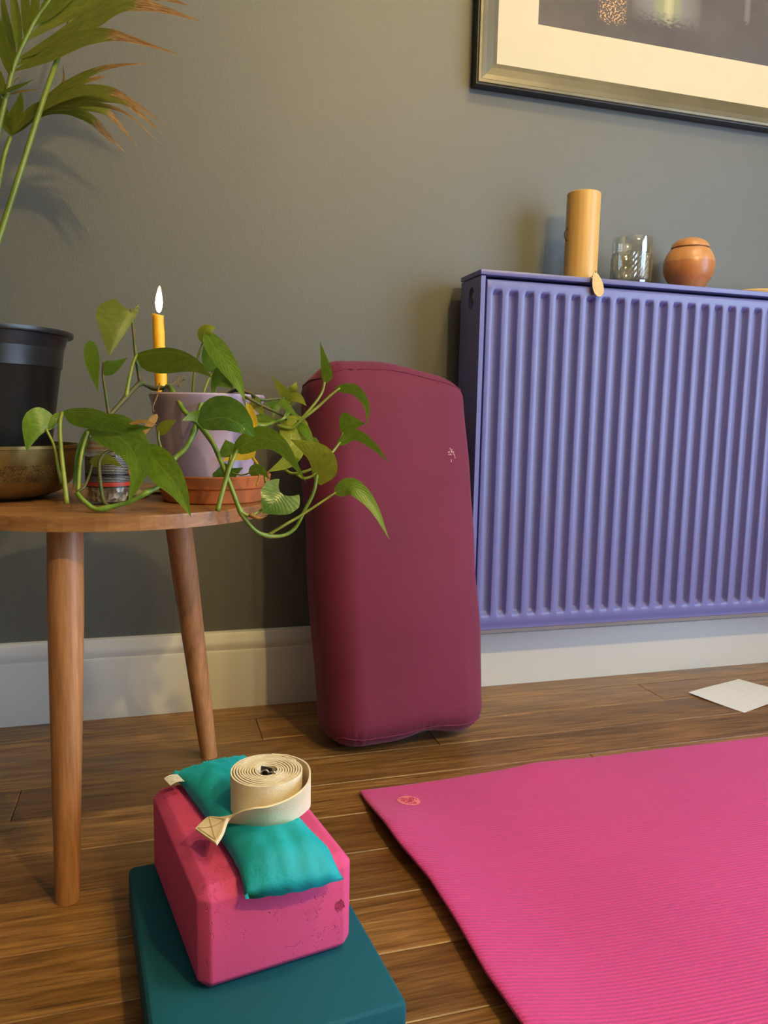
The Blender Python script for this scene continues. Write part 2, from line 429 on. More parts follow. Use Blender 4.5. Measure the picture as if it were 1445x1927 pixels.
pc = P_(1145, 30); pd = P_(1167, 30); pg = P_(1255, 20); pm = P_(1405, 40)
c = k.mix(k.math('MULTIPLY', blob(pg.x-FX0, .085, P_(1255, 50).z-FZ0, .03, .05), .72), base, (.30, .29, .31, 1))
c = k.mix(k.math('MULTIPLY', blob(pg.x-FX0+.002, .036, P_(1255, 48).z-FZ0, .03, .05), .8), c, (.27, .33, .12, 1))
c = k.mix(k.math('MULTIPLY', blob(pg.x-FX0+.004, .013, P_(1255, 46).z-FZ0, .03, .06), .8), c, (.50, .46, .30, 1))
spk = k.ramp(k.noise(k.coord(scale=(90, 1, 110)), 2.4, 2), [(.52, (0, 0, 0, 1)), (.60, (1, 1, 1, 1))])
c = k.mix(k.math('MULTIPLY', spk, k.math('MULTIPLY', blob(pc.x-FX0, .026, P_(1145, 46).z-FZ0, .012, .04), 1.3), clamp=True), c, (.75, .42, .20, 1))
c = k.mix(k.math('MULTIPLY', spk, k.math('MULTIPLY', blob(pd.x-FX0, .015, P_(1167, 48).z-FZ0, .012, .04), 1.3), clamp=True), c, (.78, .44, .20, 1))
c = k.mix(k.math('MULTIPLY', blob(pm.x-FX0, .009, P_(1405, 48).z-FZ0, .01, .03), .5), c, (.26, .25, .29, 1))
k.set(Base_Color=c, Roughness=.55); PRINT = k.m
bm = bmesh.new(); bm.faces.new([bm.verts.new(q) for q in ((PIN-.01, -.011, PIN-.01), (FWd-PIN+.01, -.011, PIN-.01), (FWd-PIN+.01, -.011, FHt-PIN+.01), (PIN-.01, -.011, FHt-PIN+.01))]); finish('print', bm, PRINT, pic)
boxobj('backing_board', (.004, FWd-.004, -.010, -.001, .004, FHt-.004), BLACKW, pic)

# ------------------------------------------------------------------ bolster
k = NT('maroon_cotton'); v = k.coord()
wv = k.add('ShaderNodeTexChecker', {'Vector': k.coord(scale=(1, 1, 1)), 'Scale': 900.0}).outputs[1]
n = k.noise(v, 7, 4)
mk = (ony(836, 856, -.19))
k.set(Base_Color=k.ramp(n, [(.3, (.128, .0102, .038, 1)), (.7, (.156, .0130, .047, 1))]), Roughness=.82)
k.b.inputs['Sheen Weight'].default_value = .2; k.b.inputs['Sheen Roughness'].default_value = .4; k.b.inputs['Sheen Tint'].default_value = (.9, .45, .6, 1)
fold = k.noise(k.coord(scale=(2.2, 2.2, 6)), 4, 3, .5, 1.0)
k.bump(k.math('ADD', k.math('MULTIPLY', wv, .02), k.math('MULTIPLY', fold, .9)), .16, .008); MAROON = k.m
BW, BH, BT = .150, .338, .078       # half sizes
tilt = math.radians(-9.2)
bol = thing('bolster', 'maroon cotton yoga bolster propped upright against the skirting board', 'bolster', (.4225, -.181, .0))
bol.rotation_euler = (0, math.radians(-1.7), math.radians(3))
bolM = Matrix.Rotation(tilt, 4, 'X')
def bolster_pt(q):
    # q in [-1,1]^3 on a cube surface -> cushion
    hx, hz, hy = BW, BH, BT
    P = Vector((q[0]*hx, q[1]*hy, q[2]*hz))
    rx, ry, rz = .062, .062, .045
    I = Vector((max(-hx+rx, min(hx-rx, P.x)), max(-hy+ry, min(hy-ry, P.y)), max(-hz+rz, min(hz-rz, P.z))))
    d = P-I; e = Vector((d.x/rx, d.y/ry, d.z/rz))
    if e.length > 1e-9:
        m = max(abs(e.x), abs(e.y), abs(e.z)); e = e.normalized()*m
    R_ = I+Vector((e.x*rx, e.y*ry, e.z*rz))
    u, wv_ = R_.x/hx, R_.z/hz
    s = 1 if R_.y > 0 else -1
    bul = max(0, (1-u*u))*max(0, (1-abs(wv_)**6))
    R_.y += s*.016*bul*(abs(R_.y)/hy)
    wid = 1+.02*math.cos(wv_*2.2)-.012*math.cos(wv_*9+.5*u)*.5-.012*sm(.4, 1, wv_)
    R_.x *= wid
    # shoulder slope at the top right, gathers close to the end seams
    if wv_ > .5: R_.z -= .030*sm(-.2, 1.0, u)*sm(.5, 1, wv_); R_.z -= .012*sm(.6, 1.0, -u)*sm(.6, 1, wv_)
    g = sm(.80, .93, abs(wv_))*(1-sm(.97, 1.0, abs(wv_)))
    amp = .0035*(math.exp(-((u-.15)/.22)**2) + .6*math.exp(-((u+.62)/.18)**2))
    if wv_ < 0: R_.y += amp*g*math.sin(u*70); R_.z += .010*math.exp(-((u-.2)/.25)**2)*sm(.85, 1, -wv_)
    else: R_.y += .8*.0035*math.exp(-((u+.52)/.2)**2)*g*math.sin(u*80)
    R_.y += .006*noise.noise(Vector((R_.x*7, s*3, R_.z*5)))+.0010*noise.noise(Vector((R_.x*10, s*5, R_.z*20)))
    R_.x += .004*noise.noise(Vector((R_.z*9, u, 3)))
    return R_
bm = bmesh.new(); bmesh.ops.create_cube(bm, size=2)
bmesh.ops.subdivide_edges(bm, edges=bm.edges[:], cuts=47, use_grid_fill=True)
for q in bm.verts: q.co = bolM @ bolster_pt(q.co)
zmin = min(q.co.z for q in bm.verts)
for q in bm.verts: q.co.z -= zmin
finish('cover', bm, MAROON, bol, True)
for zz_, nm in ((-.945, 'end_seam'), (.93, 'end_seam')):
    loop = []
    for i in range(161):
        a = 2*math.pi*i/160; cx_, cy_ = math.cos(a), math.sin(a); m = max(abs(cx_), abs(cy_))
        q = bolster_pt(Vector((cx_/m, cy_/m, zz_))); q = bolM @ (q*1.0 + Vector((cx_, cy_, 0))*.0005); q.z -= zmin; loop.append(q)
    bm = bmesh.new(); tube(bm, loop, .0014, 6, False); finish(nm, bm, MAROON, bol, True)
# worn white print on the cover
PALE = simple('worn_white_print', (.55, .36, .42, 1), .9)
def on_bolster(u, v_):
    q = bolM @ (bolster_pt(Vector((u, -1, v_)))+Vector((0, -.0006, 0))); q.z -= zmin; return q
bm = bmesh.new(); rr = random.Random(4)
for i in range(18):
    a = rr.random()*6.28; cu, cv = .615+.045*math.cos(a)*rr.random()**.3, .475+.028*math.sin(a)*rr.random()**.3
    a2 = rr.random()*6.28; L = .014+.016*rr.random()
    p1 = on_bolster(cu, cv); p2 = on_bolster(cu+L*math.cos(a2), cv+L*.5*math.sin(a2)); nrm = Vector((.1, -1, .15)).normalized()
    sd = (p2-p1).cross(nrm).normalized()*.0006
    bm.faces.new([bm.verts.new(q) for q in (p1-sd, p1+sd, p2+sd, p2-sd)])
mkp = finish('worn_mark', bm, PALE, bol); mkp['label'] = 'small worn pale print near the top right'

# ------------------------------------------------------------------ side table
k = NT('walnut_table_wood'); tc = k.add('ShaderNodeTexCoord')
g1 = k.noise(k.coord(scale=(1.2, 16, 16)), 3, 7, .6, 1.2); g2 = k.noise(k.coord(scale=(8, 190, 190)), 2, 3)
k.set(Base_Color=k.mix(.5, k.ramp(g1, [(.3, (.20, .085, .028, 1)), (.55, (.33, .155, .052, 1)), (.75, (.43, .23, .085, 1))]), k.ramp(g2, [(.35, (.6, .55, .5, 1)), (.6, (1, 1, 1, 1))]), 'MULTIPLY'), Roughness=.42)
k.bump(g2, .15, .0006); TOPWOOD = k.m
k = NT('beech_leg_wood')
g1 = k.noise(k.coord(scale=(14, 14, 1.0)), 3, 6, .6, 1.0); g2 = k.noise(k.coord(scale=(150, 150, 9)), 2.2, 3)
k.set(Base_Color=k.mix(.45, k.ramp(g1, [(.3, (.33, .145, .055, 1)), (.55, (.45, .21, .085, 1)), (.8, (.56, .30, .13, 1))]), k.ramp(g2, [(.35, (.55, .5, .45, 1)), (.6, (1, 1, 1, 1))]), 'MULTIPLY'), Roughness=.45); LEGWOOD = k.m
TCX, TCY, TZ, TR = -.055, -.405, .46, .219
tab = thing('side_table', 'round wooden three-legged side table crowded with plants', 'table', (TCX, TCY, 0))
# edge-glued staves: every stave of the round top is a piece of its own
edges_y = [-TR, -.155, -.085, -.02, .05, .12, .175, TR]
top = bpy.data.objects.new('table_top', None); COL.objects.link(top); top.parent = tab; top.location = (0, 0, TZ)
for ya, yb in zip(edges_y, edges_y[1:]):
    bm = bmesh.new(); a = ya+.0001; b = yb-.0001; m = 18; up = []; lo_ = []
    def half(y): return math.sqrt(max(0, TR*TR-y*y))
    ring = [(half(a+(b-a)*i/m), a+(b-a)*i/m) for i in range(m+1)]+[(-half(b+(a-b)*i/m), b+(a-b)*i/m) for i in range(m+1)]
    # drop duplicates at the pointed ends
    cl = []
    for q in ring:
        if not cl or (abs(q[0]-cl[-1][0])+abs(q[1]-cl[-1][1])) > 1e-5: cl.append(q)
    if abs(cl[0][0]-cl[-1][0])+abs(cl[0][1]-cl[-1][1]) < 1e-5: cl.pop()
    t_ = [bm.verts.new((x, y, 0)) for x, y in cl]; u_ = [bm.verts.new((x, y, -.002)) for x, y in cl]
    for q, (x, y) in zip(t_, cl):
        f_ = 1-.002/TR; q.co.x = x*f_; 
    lo_ = [bm.verts.new((x, y, -.0165)) for x, y in cl]
    bm.faces.new(t_); bm.faces.new(lo_[::-1])
    for i in range(len(cl)):
        j = (i+1) % len(cl)
        bm.faces.new((t_[j], t_[i], u_[i], u_[j])); bm.faces.new((u_[j], u_[i], lo_[i], lo_[j]))
    bmesh.ops.recalc_face_normals(bm, faces=bm.faces[:])
    finish('stave', bm, TOPWOOD, top)
for f_, t_ in (((-.105, -.588), (-.0985, -.558)), ((.083, -.232), (.031, -.298)), ((-.300, -.420), (-.232, -.415))):
    a = Vector((f_[0]-TCX, f_[1]-TCY, 0)); b = Vector((t_[0]-TCX, t_[1]-TCY, TZ-.017))
    bm = bmesh.new(); n = 12; pts = [a+(b-a)*i/n for i in range(n+1)]
    tube(bm, pts, [.0138+.0062*min(1, (i/n)*1.35) for i in range(n+1)], 28)
    for q in bm.verts:
        if q.co.z < .03 and (q.co-a).length < .017: q.co.z = max(0, q.co.z*0)
        if (q.co-b).length < .025: q.co.z = TZ-.0166
    lg = autosmooth(finish('leg', bm, LEGWOOD, tab), 40)

# ------------------------------------------------------------------ brass bowl with palm in nursery pot
k = NT('aged_brass'); v = k.coord()
sx = k.add('ShaderNodeSeparateXYZ', {0: v}); ang = k.math('ARCTAN2', sx.outputs[1], sx.outputs[0])
cyl = k.add('ShaderNodeCombineXYZ', {0: k.math('MULTIPLY', ang, 9.0), 1: k.math('MULTIPLY', sx.outputs[2], 95.0), 2: 0.0}).outputs[0]
orn = k.add('ShaderNodeTexVoronoi', {'Vector': cyl, 'Scale': 1.3}, feature='DISTANCE_TO_EDGE').outputs[0]
orn2 = k.noise(cyl, 2.2, 2, .5, 2.5)
band = k.math('MULTIPLY', k.math('GREATER_THAN', sx.outputs[2], .026), k.math('LESS_THAN', sx.outputs[2], .047))
line = k.math('MULTIPLY', k.ramp(orn2, [(.38, (0, 0, 0, 1)), (.44, (1, 1, 1, 1)), (.51, (1, 1, 1, 1)), (.56, (0, 0, 0, 1))]), band)
col = k.ramp(k.noise(v, 30, 5), [(.3, (.17, .112, .034, 1)), (.7, (.32, .215, .07, 1))])
k.set(Base_Color=k.mix(k.math('MULTIPLY', line, .75), col, (.06, .034, .012, 1)), Metallic=.85, Roughness=.38)
k.bump(k.math('MULTIPLY', line, -1.0), .5, .002); ABRASS = k.m
BC = Vector((-.2035, -.405, TZ))
bowl = lathe_obj('brass_bowl', [(0, .0), (.045, .0), (.068, .003), (.086, .010), (.099, .022), (.106, .038), (.109, .055), (.110, .066), (.1125, .0665), (.1125, .0705), (.1075, .0705), (.106, .060), (.102, .038), (.094, .023), (.082, .0145), (.066, .0085), (.045, .006), (0, .006)][:10]+[(.1125, .0705), (.1075, .0705), (.106, .060), (.102, .038), (.094, .023), (.082, .0145), (.066, .0085), (.045, .006), (0, .006)], ABRASS, None, 72)
bowl.location = BC
tag(bowl, 'engraved brass bowl on the table under the black plastic pot', 'bowl')
palm = thing('potted_palm', 'palm with browned leaf tips in a black plastic pot', 'plant', (BC.x-.004, BC.y, TZ+.0085))
pal0 = Vector(palm.location)
BPL = simple('black_plastic', (.011, .012, .013, 1), .33, var=.2, bump=.05, bscale=60)
PTOP = .205
lathe_obj('nursery_pot', [(0, 0), (.066, 0), (.072, .004), (.0930, .158), (.0948, .160), (.0990, .1965), (.0995, .1985), (.1090, .1990), (.1100, .2010), (.1095, PTOP), (.104, PTOP), (.100, .190), (.0945, .175), (.0885, .150), (.068, .006), (0, .006)], BPL, palm, 64)
SOIL = simple('dark_potting_soil', (.035, .022, .014, 1), .95, var=.5, nscale=90, bump=.8, bscale=160, bdist=.004)
bm = bmesh.new(); lathe(bm, [(0, .172), (.04, .174), (.09, .170)], 32)
finish('soil', bm, SOIL, palm, True)

def leafmat(name, c1, c2, c3=None, rough=.38, dry=False):
    k = NT(name); uv = k.add('ShaderNodeUVMap'); su = k.add('ShaderNodeSeparateXYZ', {0: uv.outputs[0]})
    oi = k.add('ShaderNodeObjectInfo')
    vec = k.add('ShaderNodeVectorMath', {0: uv.outputs[0], 1: oi.outputs['Random']}, operation='ADD').outputs[0]
    n = k.noise(k.add('ShaderNodeMapping', {'Vector': vec, 'Scale': (5, 2.4, 3)}).outputs[0], 2.4, 5, .55, .8)
    c = k.ramp(n, [(.32, c1), (.68, c2)])
    side = k.math('ABSOLUTE', k.math('SUBTRACT', su.outputs[1], .5))
    mid = k.ramp(side, [(.004, (1, 1, 1, 1)), (.02, (0, 0, 0, 1))])
    vein = k.math('SINE', k.math('ADD', k.math('MULTIPLY', su.outputs[0], 62.0), k.math('MULTIPLY', side, -40.0)))
    if c3 is not None:
        c = k.mix(k.math('MULTIPLY', mid, .6), c, c3)
    if dry:
        d = k.math('ADD', su.outputs[0], k.math('MULTIPLY', k.math('SUBTRACT', n, .5), .35))
        c = k.mix(k.ramp(d, [(.60, (0, 0, 0, 1)), (.68, (1, 1, 1, 1))]), c, k.ramp(k.noise(vec, 14, 3), [(.4, (.20, .075, .025, 1)), (.6, (.52, .32, .14, 1))]))
    k.set(Base_Color=c, Roughness=rough)
    k.bump(k.math('MULTIPLY', vein, .25), .18, .001)
    tl = k.add('ShaderNodeBsdfTranslucent', {'Color': k.mix(.5, c, (.35, .5, .04, 1) if not dry else (.4, .38, .05, 1))})
    ms = k.add('ShaderNodeMixShader', {0: .32, 1: k.b.outputs[0], 2: tl.outputs[0]}); k.link(ms.outputs[0], k.out.inputs[0])
    return k.m
LG = leafmat('pothos_leaf_green', (.095, .20, .012, 1), (.165, .30, .022, 1), (.30, .42, .07, 1))
LO = leafmat('pothos_leaf_olive', (.20, .26, .018, 1), (.32, .36, .035, 1), (.42, .46, .08, 1))
LD = leafmat('pothos_leaf_deep_green', (.040, .115, .014, 1), (.085, .20, .018, 1), (.2, .32, .05, 1), .25)
LM = leafmat('pothos_leaf_moss', (.085, .125, .007, 1), (.150, .185, .013, 1), (.26, .30, .04, 1))
LYL = leafmat('pothos_leaf_yellow', (.62, .40, .02, 1), (.75, .52, .03, 1))
LBR = leafmat('pothos_leaf_dry', (.28, .13, .035, 1), (.50, .30, .09, 1))
PALMG = leafmat('palm_leaflet', (.10, .145, .012, 1), (.20, .21, .018, 1), None, .42, True)
k = NT('vine_green'); n = k.noise(k.coord(scale=(60, 60, 60)), 1.0, 3)
k.set(Base_Color=k.ramp(n, [(.3, (.075, .15, .012, 1)), (.6, (.17, .28, .03, 1)), (.8, (.26, .24, .06, 1))]), Roughness=.4); VINE = k.m
k = NT('petiole_green'); n = k.noise(k.coord(scale=(50, 50, 50)), 1.0, 3)
k.set(Base_Color=k.ramp(n, [(.3, (.13, .20, .016, 1)), (.7, (.25, .30, .04, 1))]), Roughness=.4); PET = k.m
k = NT('vine_brown'); n = k.noise(k.coord(scale=(50, 50, 50)), 1.0, 3)
k.set(Base_Color=k.ramp(n, [(.38, (.040, .085, .014, 1)), (.68, (.12, .075, .025, 1))]), Roughness=.55); VBR = k.m

OV = [(0, 0), (.03, .42), (.08, .70), (.16, .90), (.27, 1.0), (.38, .98), (.5, .87), (.62, .69), (.74, .48), (.84, .28), (.92, .13), (.97, .04), (1, 0)]
STRAP = [(0, .10), (.08, .42), (.2, .80), (.35, 1.0), (.5, .95), (.65, .72), (.78, .45), (.9, .20), (1, .02)]
def blade(name, parent, pts, wa, wb, ta, tb, mat, prof=OV, back=.06, curl=.12, nt=16, ns=4, wav=.0):
    """pts: list of (px, py, Z); wa / wb: half widths (px) on either side; ta / tb: how far each half edge comes toward the camera."""
    cen = spline(pts, nt)
    C3 = [px(*c) for c in cen]
    bm = bmesh.new(); uvl = bm.loops.layers.uv.new('UVMap'); rows = []; uvd = {}
    org = Vector(parent.matrix_world.translation) if parent else Vector()
    L = sum((a-b).length for a, b in zip(C3, C3[1:]))
    sd = rr.random()*50
    for i in range(nt+1):
        t = i/nt; c = C3[i]; T = C3[min(i+1, nt)]-C3[max(i-1, 0)]; T.normalize()
        Tx, Ty = T.dot(CR), -T.dot(CU); l = math.hypot(Tx, Ty) or 1
        view = (CAM-c).normalized()
        nrm = (-Ty/l)*CR - (Tx/l)*CU
        m = (c-CAM).dot(CF)/F
        wprof = interp(prof, t); r_ = []
        for j in range(-ns, ns+1):
            s = abs(j)/ns; w_, tl, sg = (wa, ta, 1) if j >= 0 else (wb, tb, -1)
            W_ = w_*m*wprof*s
            q = c + nrm*(sg*W_) + view*(W_*tl*(1-curl*2*s)+ wav*m*w_*s*math.sin(t*9+sd+sg))
            q -= T*(back*L*s*s*max(0, 1-t*2.6))
            vtx = bm.verts.new(q); uvd[vtx] = (t, .5+.5*sg*s if j else .5); r_.append(vtx)
        rows.append(r_)
    for a, b in zip(rows, rows[1:]):
        for j in range(2*ns):
            f_ = bm.faces.new((a[j], a[j+1], b[j+1], b[j]))
            for lp in f_.loops: lp[uvl].uv = uvd[lp.vert]
    for q in bm.verts: q.co -= org
    bmesh.ops.remove_doubles(bm, verts=bm.verts[:], dist=.00002)
    return finish(name, bm, mat, parent, True)
rr = random.Random(21)
def stem(name, parent, pts, r0, r1, mat, n=28, nodes=()):
    cen = [px(*c) for c in spline(pts, n)]
    org = Vector(parent.matrix_world.translation)
    rad_ = [r0+(r1-r0)*i/n for i in range(n+1)]
    for nd in nodes:
        for i in range(n+1): rad_[i] *= 1+.35*math.exp(-((i/n-nd)/.025)**2)
    bm = bmesh.new(); tube(bm, [c-org for c in cen], rad_, 8); return finish(name, bm, mat, parent, True)
bpy.context.view_layer.update()

# palm fronds
ZP = 1.13
PST = simple('palm_stem_green', (.13, .18, .014, 1), .4, var=.2, nscale=30)
def frond(label, zb):
    f_ = bpy.data.objects.new('frond', None); COL.objects.link(f_); f_.parent = palm; f_['label'] = label; f_.empty_display_size = .05
    return f_
f1 = frond('tall palm frond reaching out of the top of the picture', ZP)
f2 = frond('lower palm frond with browned drooping tips', ZP)
f3 = frond('bare green palm stalk rising past the fronds', ZP)
bpy.context.view_layer.update()
stem('rachis', f1, [(-60, 700, 1.08), (-40, 480, 1.10), (-14, 300, ZP), (0, 230, ZP), (12, 180, ZP), (26, 125, ZP), (47, 76, ZP), (70, 32, ZP), (93, 0, ZP), (130, -60, ZP)], .0052, .0022, PST, 40)
stem('stalk', f3, [(-72, 705, 1.06), (-40, 565, 1.07), (0, 442, 1.08), (44, 305, 1.08), (87, 171, 1.10), (118, 84, 1.165), (136, 20, 1.19), (150, -60, 1.20)], .0046, .0032, PST, 30)
stem('petiole', f2, [(-66, 700, 1.10), (-30, 480, 1.12), (0, 332, 1.14), (9, 290, 1.145), (20, 258, 1.15)], .0040, .0030, PST, 24)
def fl(parent, pts, wa, wb, ta=.3, tb=.3, mat=PALMG, Z=ZP, dz=0):
    n = len(pts); return blade('leaflet', parent, [(x, y, Z+dz*i/(n-1)) for i, (x, y) in enumerate(pts)], wa, wb, ta, tb, mat, STRAP, 0, .05, 22, 2)
GRN = leafmat('palm_leaflet_green', (.10, .15, .010, 1), (.19, .215, .016, 1), None, .42)
fl(f1, [(28, 133), (90, 103), (150, 72), (200, 64), (247, 73), (340, 104)], 18, 14, .4, .1, dz=-.03)
fl(f1, [(36, 110), (110, 72), (170, 35), (218, 6), (262, 6), (310, 18), (381, 41)], 22, 18, .3, -.2, dz=-.02)
fl(f1, [(32, 122), (95, 88), (150, 58), (176, 36)], 15, 15, .3, -.2, GRN)
fl(f1, [(48, 76), (105, 36), (170, 2), (230, -12), (300, -6), (358, 11)], 18, 16, -.2, .3, dz=.02)
fl(f1, [(60, 50), (100, 12), (150, -30), (210, -60)], 16, 14, .2, -.2, GRN)
fl(f1, [(72, 30), (105, -10), (140, -60)], 12, 12, .2, -.2, GRN)
fl(f1, [(22, 148), (8, 95), (-6, 40), (-20, -20)], 12, 12, .3, -.2, GRN, dz=-.03)
fl(f1, [(27, 128), (19, 80), (10, 30), (0, -40)], 10, 11, .2, -.3, GRN, dz=.02)
fl(f1, [(36, 100), (33, 55), (26, 0), (16, -50)], 9, 10, .3, .2, GRN, dz=-.02)
fl(f1, [(48, 74), (50, 35), (46, -10), (38, -60)], 9, 10, .2, -.2, GRN)
fl(f1, [(60, 50), (66, 15), (66, -20), (60, -60)], 8, 9, .2, -.2, GRN, dz=.02)
fl(f1, [(10, 185), (-8, 140), (-26, 90)], 12, 12, .3, -.2, GRN)
fl(f1, [(-4, 178), (20, 168), (42, 160), (64, 149)], 5, 5, .3, -.2, GRN, dz=-.04)
fl(f1, [(14, 178), (40, 172), (80, 166)], 2.5, 2.5, .3, -.2, LBR, dz=-.05)
fl(f1, [(24, 168), (28, 152), (40, 143)], 3, 3, .3, -.2, LBR, dz=-.04)
B2 = (21, 255)
fl(f2, [B2, (70, 205), (110, 170), (150, 146), (192, 129), (232, 122), (289, 119)], 8, 8, .4, .1, Z=1.15, dz=-.05)
fl(f2, [B2, (75, 203), (140, 173), (200, 170), (242, 187), (311, 236)], 11, 11, .5, -.2, Z=1.15, dz=-.06)
fl(f2, [B2, (75, 207), (140, 186), (225, 188), (266, 216), (305, 252)], 9, 10, .4, -.2, Z=1.15, dz=-.03)
fl(f2, [B2, (80, 208), (140, 196), (195, 198), (245, 218), (299, 268)], 6, 5, .4, -.2, Z=1.15)
fl(f2, [B2, (78, 210), (140, 199), (196, 208), (226, 236), (259, 276)], 9, 8, .4, -.2, Z=1.15, dz=.03)
fl(f2, [B2, (74, 212), (125, 204), (172, 224), (204, 256), (235, 286)], 12, 10, .3, -.3, Z=1.15, dz=.05)
fl(f2, [B2, (60, 213), (104, 172), (119, 152), (118, 121)], 5, 5, .3, -.2, Z=1.15)
fl(f2, [B2, (90, 190), (140, 160), (186, 146), (200, 146)], 6, 6, .3, -.2, Z=1.15)
fl(f2, [B2, (26, 225), (36, 195), (40, 168)], 13, 12, .3, -.2, GRN, Z=1.16)
fl(f2, [B2, (10, 225), (0, 195), (-6, 160)], 12, 12, .3, -.2, GRN, Z=1.16)
fl(f2, [B2, (50, 222), (72, 200), (95, 185)], 14, 12, .3, -.2, GRN, Z=1.155)
# dry stub and leaf base in the pot
stem('dry_stub', f3, [(-14, 690, 1.0), (-4, 650, 1.0), (5, 625, 1.0)], .003, .0012, simple('dry_straw', (.55, .42, .24, 1), .8), 8)

# ------------------------------------------------------------------ terracotta saucer, pothos, candle, jar
TERRA = simple('terracotta', (.44, .125, .030, 1), .7, var=.12, nscale=30, bump=.15, bscale=220)
SC = Vector((.0765, -.4605, TZ))
sau = lathe_obj('plant_saucer', [(0, 0), (.063, 0), (.0655, .002), (.0695, .018), (.0725, .0205), (.0755, .0345), (.0745, .036), (.0715, .036), (.0695, .022), (.063, .006), (0, .006)], TERRA, None, 64)
sau.location = SC; tag(sau, 'terracotta saucer beneath the lilac plant pot', 'saucer')
PC = Vector((.0695, -.4605, TZ+.0062))
pot = thing('potted_pothos', 'trailing pothos with heart-shaped leaves in a glazed lilac pot', 'plant', PC)
k = NT('lilac_glaze'); v = k.coord()
k.set(Base_Color=k.ramp(k.noise(k.coord(scale=(20, 20, 5)), 1.5, 4), [(.3, (.33, .25, .37, 1)), (.7, (.43, .34, .47, 1))]), Roughness=.28); GLAZE = k.m
lathe_obj('pot', [(0, 0), (.053, 0), (.055, .003), (.0555, .018), (.0565, .0195), (.056, .021), (.0572, .027), (.0582, .0285), (.0577, .030), (.0715, .122), (.0735, .126), (.0742, .131), (.0728, .133), (.0700, .131), (.066, .110), (.052, .006), (0, .006)], GLAZE, pot, 64, ang=40)
bm = bmesh.new(); lathe(bm, [(0, .122), (.03, .123), (.067, .118)], 32); finish('soil', bm, SOIL, pot, True)
bpy.context.view_layer.update()

HEART = [(0, .60), (.08, .84), (.2, 1), (.4, .90), (.6, .66), (.8, .33), (.93, .10), (1, 0)]
def lf(pts, wa, wb, ta=.35, tb=.35, mat=LG, Z=.95, back=.06, curl=.12, wav=0, prof=OV):
    p3 = [(q[0], q[1], q[2] if len(q) > 2 else Z) for q in pts]
    return blade('leaf', pot, p3, wa, wb, ta, tb, mat, prof, back, curl, 16, 4, wav)
# --- left and front
lf([(246, 583, .985), (228, 618, .97), (205, 672, .96)], 60, 15, .25, -.6, LM, back=.16, prof=HEART)
lf([(170, 652, .95), (176, 690, .94), (184, 738, .93)], 15, 14, -.3, .4, LG, back=.15)
lf([(196, 681, .94), (214, 682, .92), (240, 673, .90)], 26, 4, -.5, .8, LG, back=.0)
lf([(256, 668, .96), (318, 662, .94), (366, 678, .93), (401, 712, .92)], 42, 8, -.5, .5, LM, back=.02)
lf([(388, 630, .98), (418, 672, .96), (445, 715, .95), (462, 756, .95)], 19, 20, .3, -.2, LG)
lf([(401, 697, .99), (392, 668, .985), (388, 634, .985)], 15, 15, -.2, .2, LG)
lf([(379, 641, .985), (390, 622, .98), (406, 616, .98)], 12, 15, .6, -.5, LO)
lf([(401, 698, .97), (425, 706, .96), (439, 733, .95)], 44, 11, -.1, -.4, LG, back=.0)
lf([(376, 793, .90), (420, 786, .885), (456, 802, .88), (479, 823, .885)], 24, 42, .35, -.2, LD, back=.05)
lf([(398, 790, .91), (368, 783, .90), (341, 792, .89)], 12, 14, .4, -.3, LG)
lf([(466, 762, .95), (478, 795, .945), (483, 823, .94)], 13, 8, .2, .2, LYL)
lf([(467, 748, .985), (484, 762, .975), (498, 788, .97)], 13, 11, -.3, .5, LO)
lf([(480, 786, .96), (500, 789, .95), (522, 791, .94)], 8, 9, .5, -.3, LG)
lf([(545, 758, 1.0), (532, 735, .99), (511, 708, .98)], 10, 10, .4, -.3, LO)
lf([(546, 746, 1.01), (552, 732, 1.0), (558, 718, 1.0)], 10, 9, -.2, .3, LYL if False else LO)
lf([(546, 746, 1.0), (562, 750, .99), (577, 764, .98)], 9, 10, .3, -.2, LO)
lf([(530, 752, .98), (543, 768, .97), (565, 788, .96)], 8, 7, .3, -.3, LG)
lf([(540, 789, .985), (548, 830, .97), (532, 888, .96)], 20, 36, .2, -.3, LO, back=.08)
lf([(566, 838, .96), (540, 868, .955), (502, 889, .95)], 14, 16, .4, -.2, LO)
lf([(563, 800, .98), (578, 818, .97), (592, 844, .96)], 8, 11, .3, -.3, LG)
lf([(584, 826, .99), (594, 836, .98), (604, 848, .98)], 9, 9, .3, -.2, LG)
lf([(592, 846, .97), (604, 842, .96), (617, 846, .95)], 4, 6, .3, -.2, LG)
lf([(598, 894, .95), (588, 862, .94), (545, 826, .93)], 40, 10, .3, -.5, LO, back=.24)
lf([(443, 846, .91), (490, 824, .90), (532, 843, .895), (576, 907, .89)], 22, 22, -.4, .4, LG, back=.03)
lf([(436, 857, .92), (430, 842, .92), (424, 827, .92)], 16, 20, -.2, .3, LG)
lf([(530, 929, .925), (513, 947, .915), (494, 967, .91)], 37, 42, .12, .2, LD, back=.40, curl=.05, prof=HEART)
lf([(637, 730, .98), (668, 733, .975), (690, 762, .97), (692, 804, .965)], 11, 9, -.7, .5, LG)
lf([(645, 812, .985), (664, 806, .98), (688, 797, .975)], 4, 34, -.6, .35, LG, back=.12)
lf([(639, 833, .98), (668, 817, .975), (702, 838, .97), (733, 872, .965)], 12, 10, -.5, .5, LG)
lf([(631, 928, .955), (662, 915, .945), (700, 950, .94), (733, 1016, .935)], 17, 16, .5, -.3, LG, back=.02)
lf([(611, 721, .985), (607, 690, .98), (602, 641, .975)], 17, 4, .4, -.5, LG, back=.02)
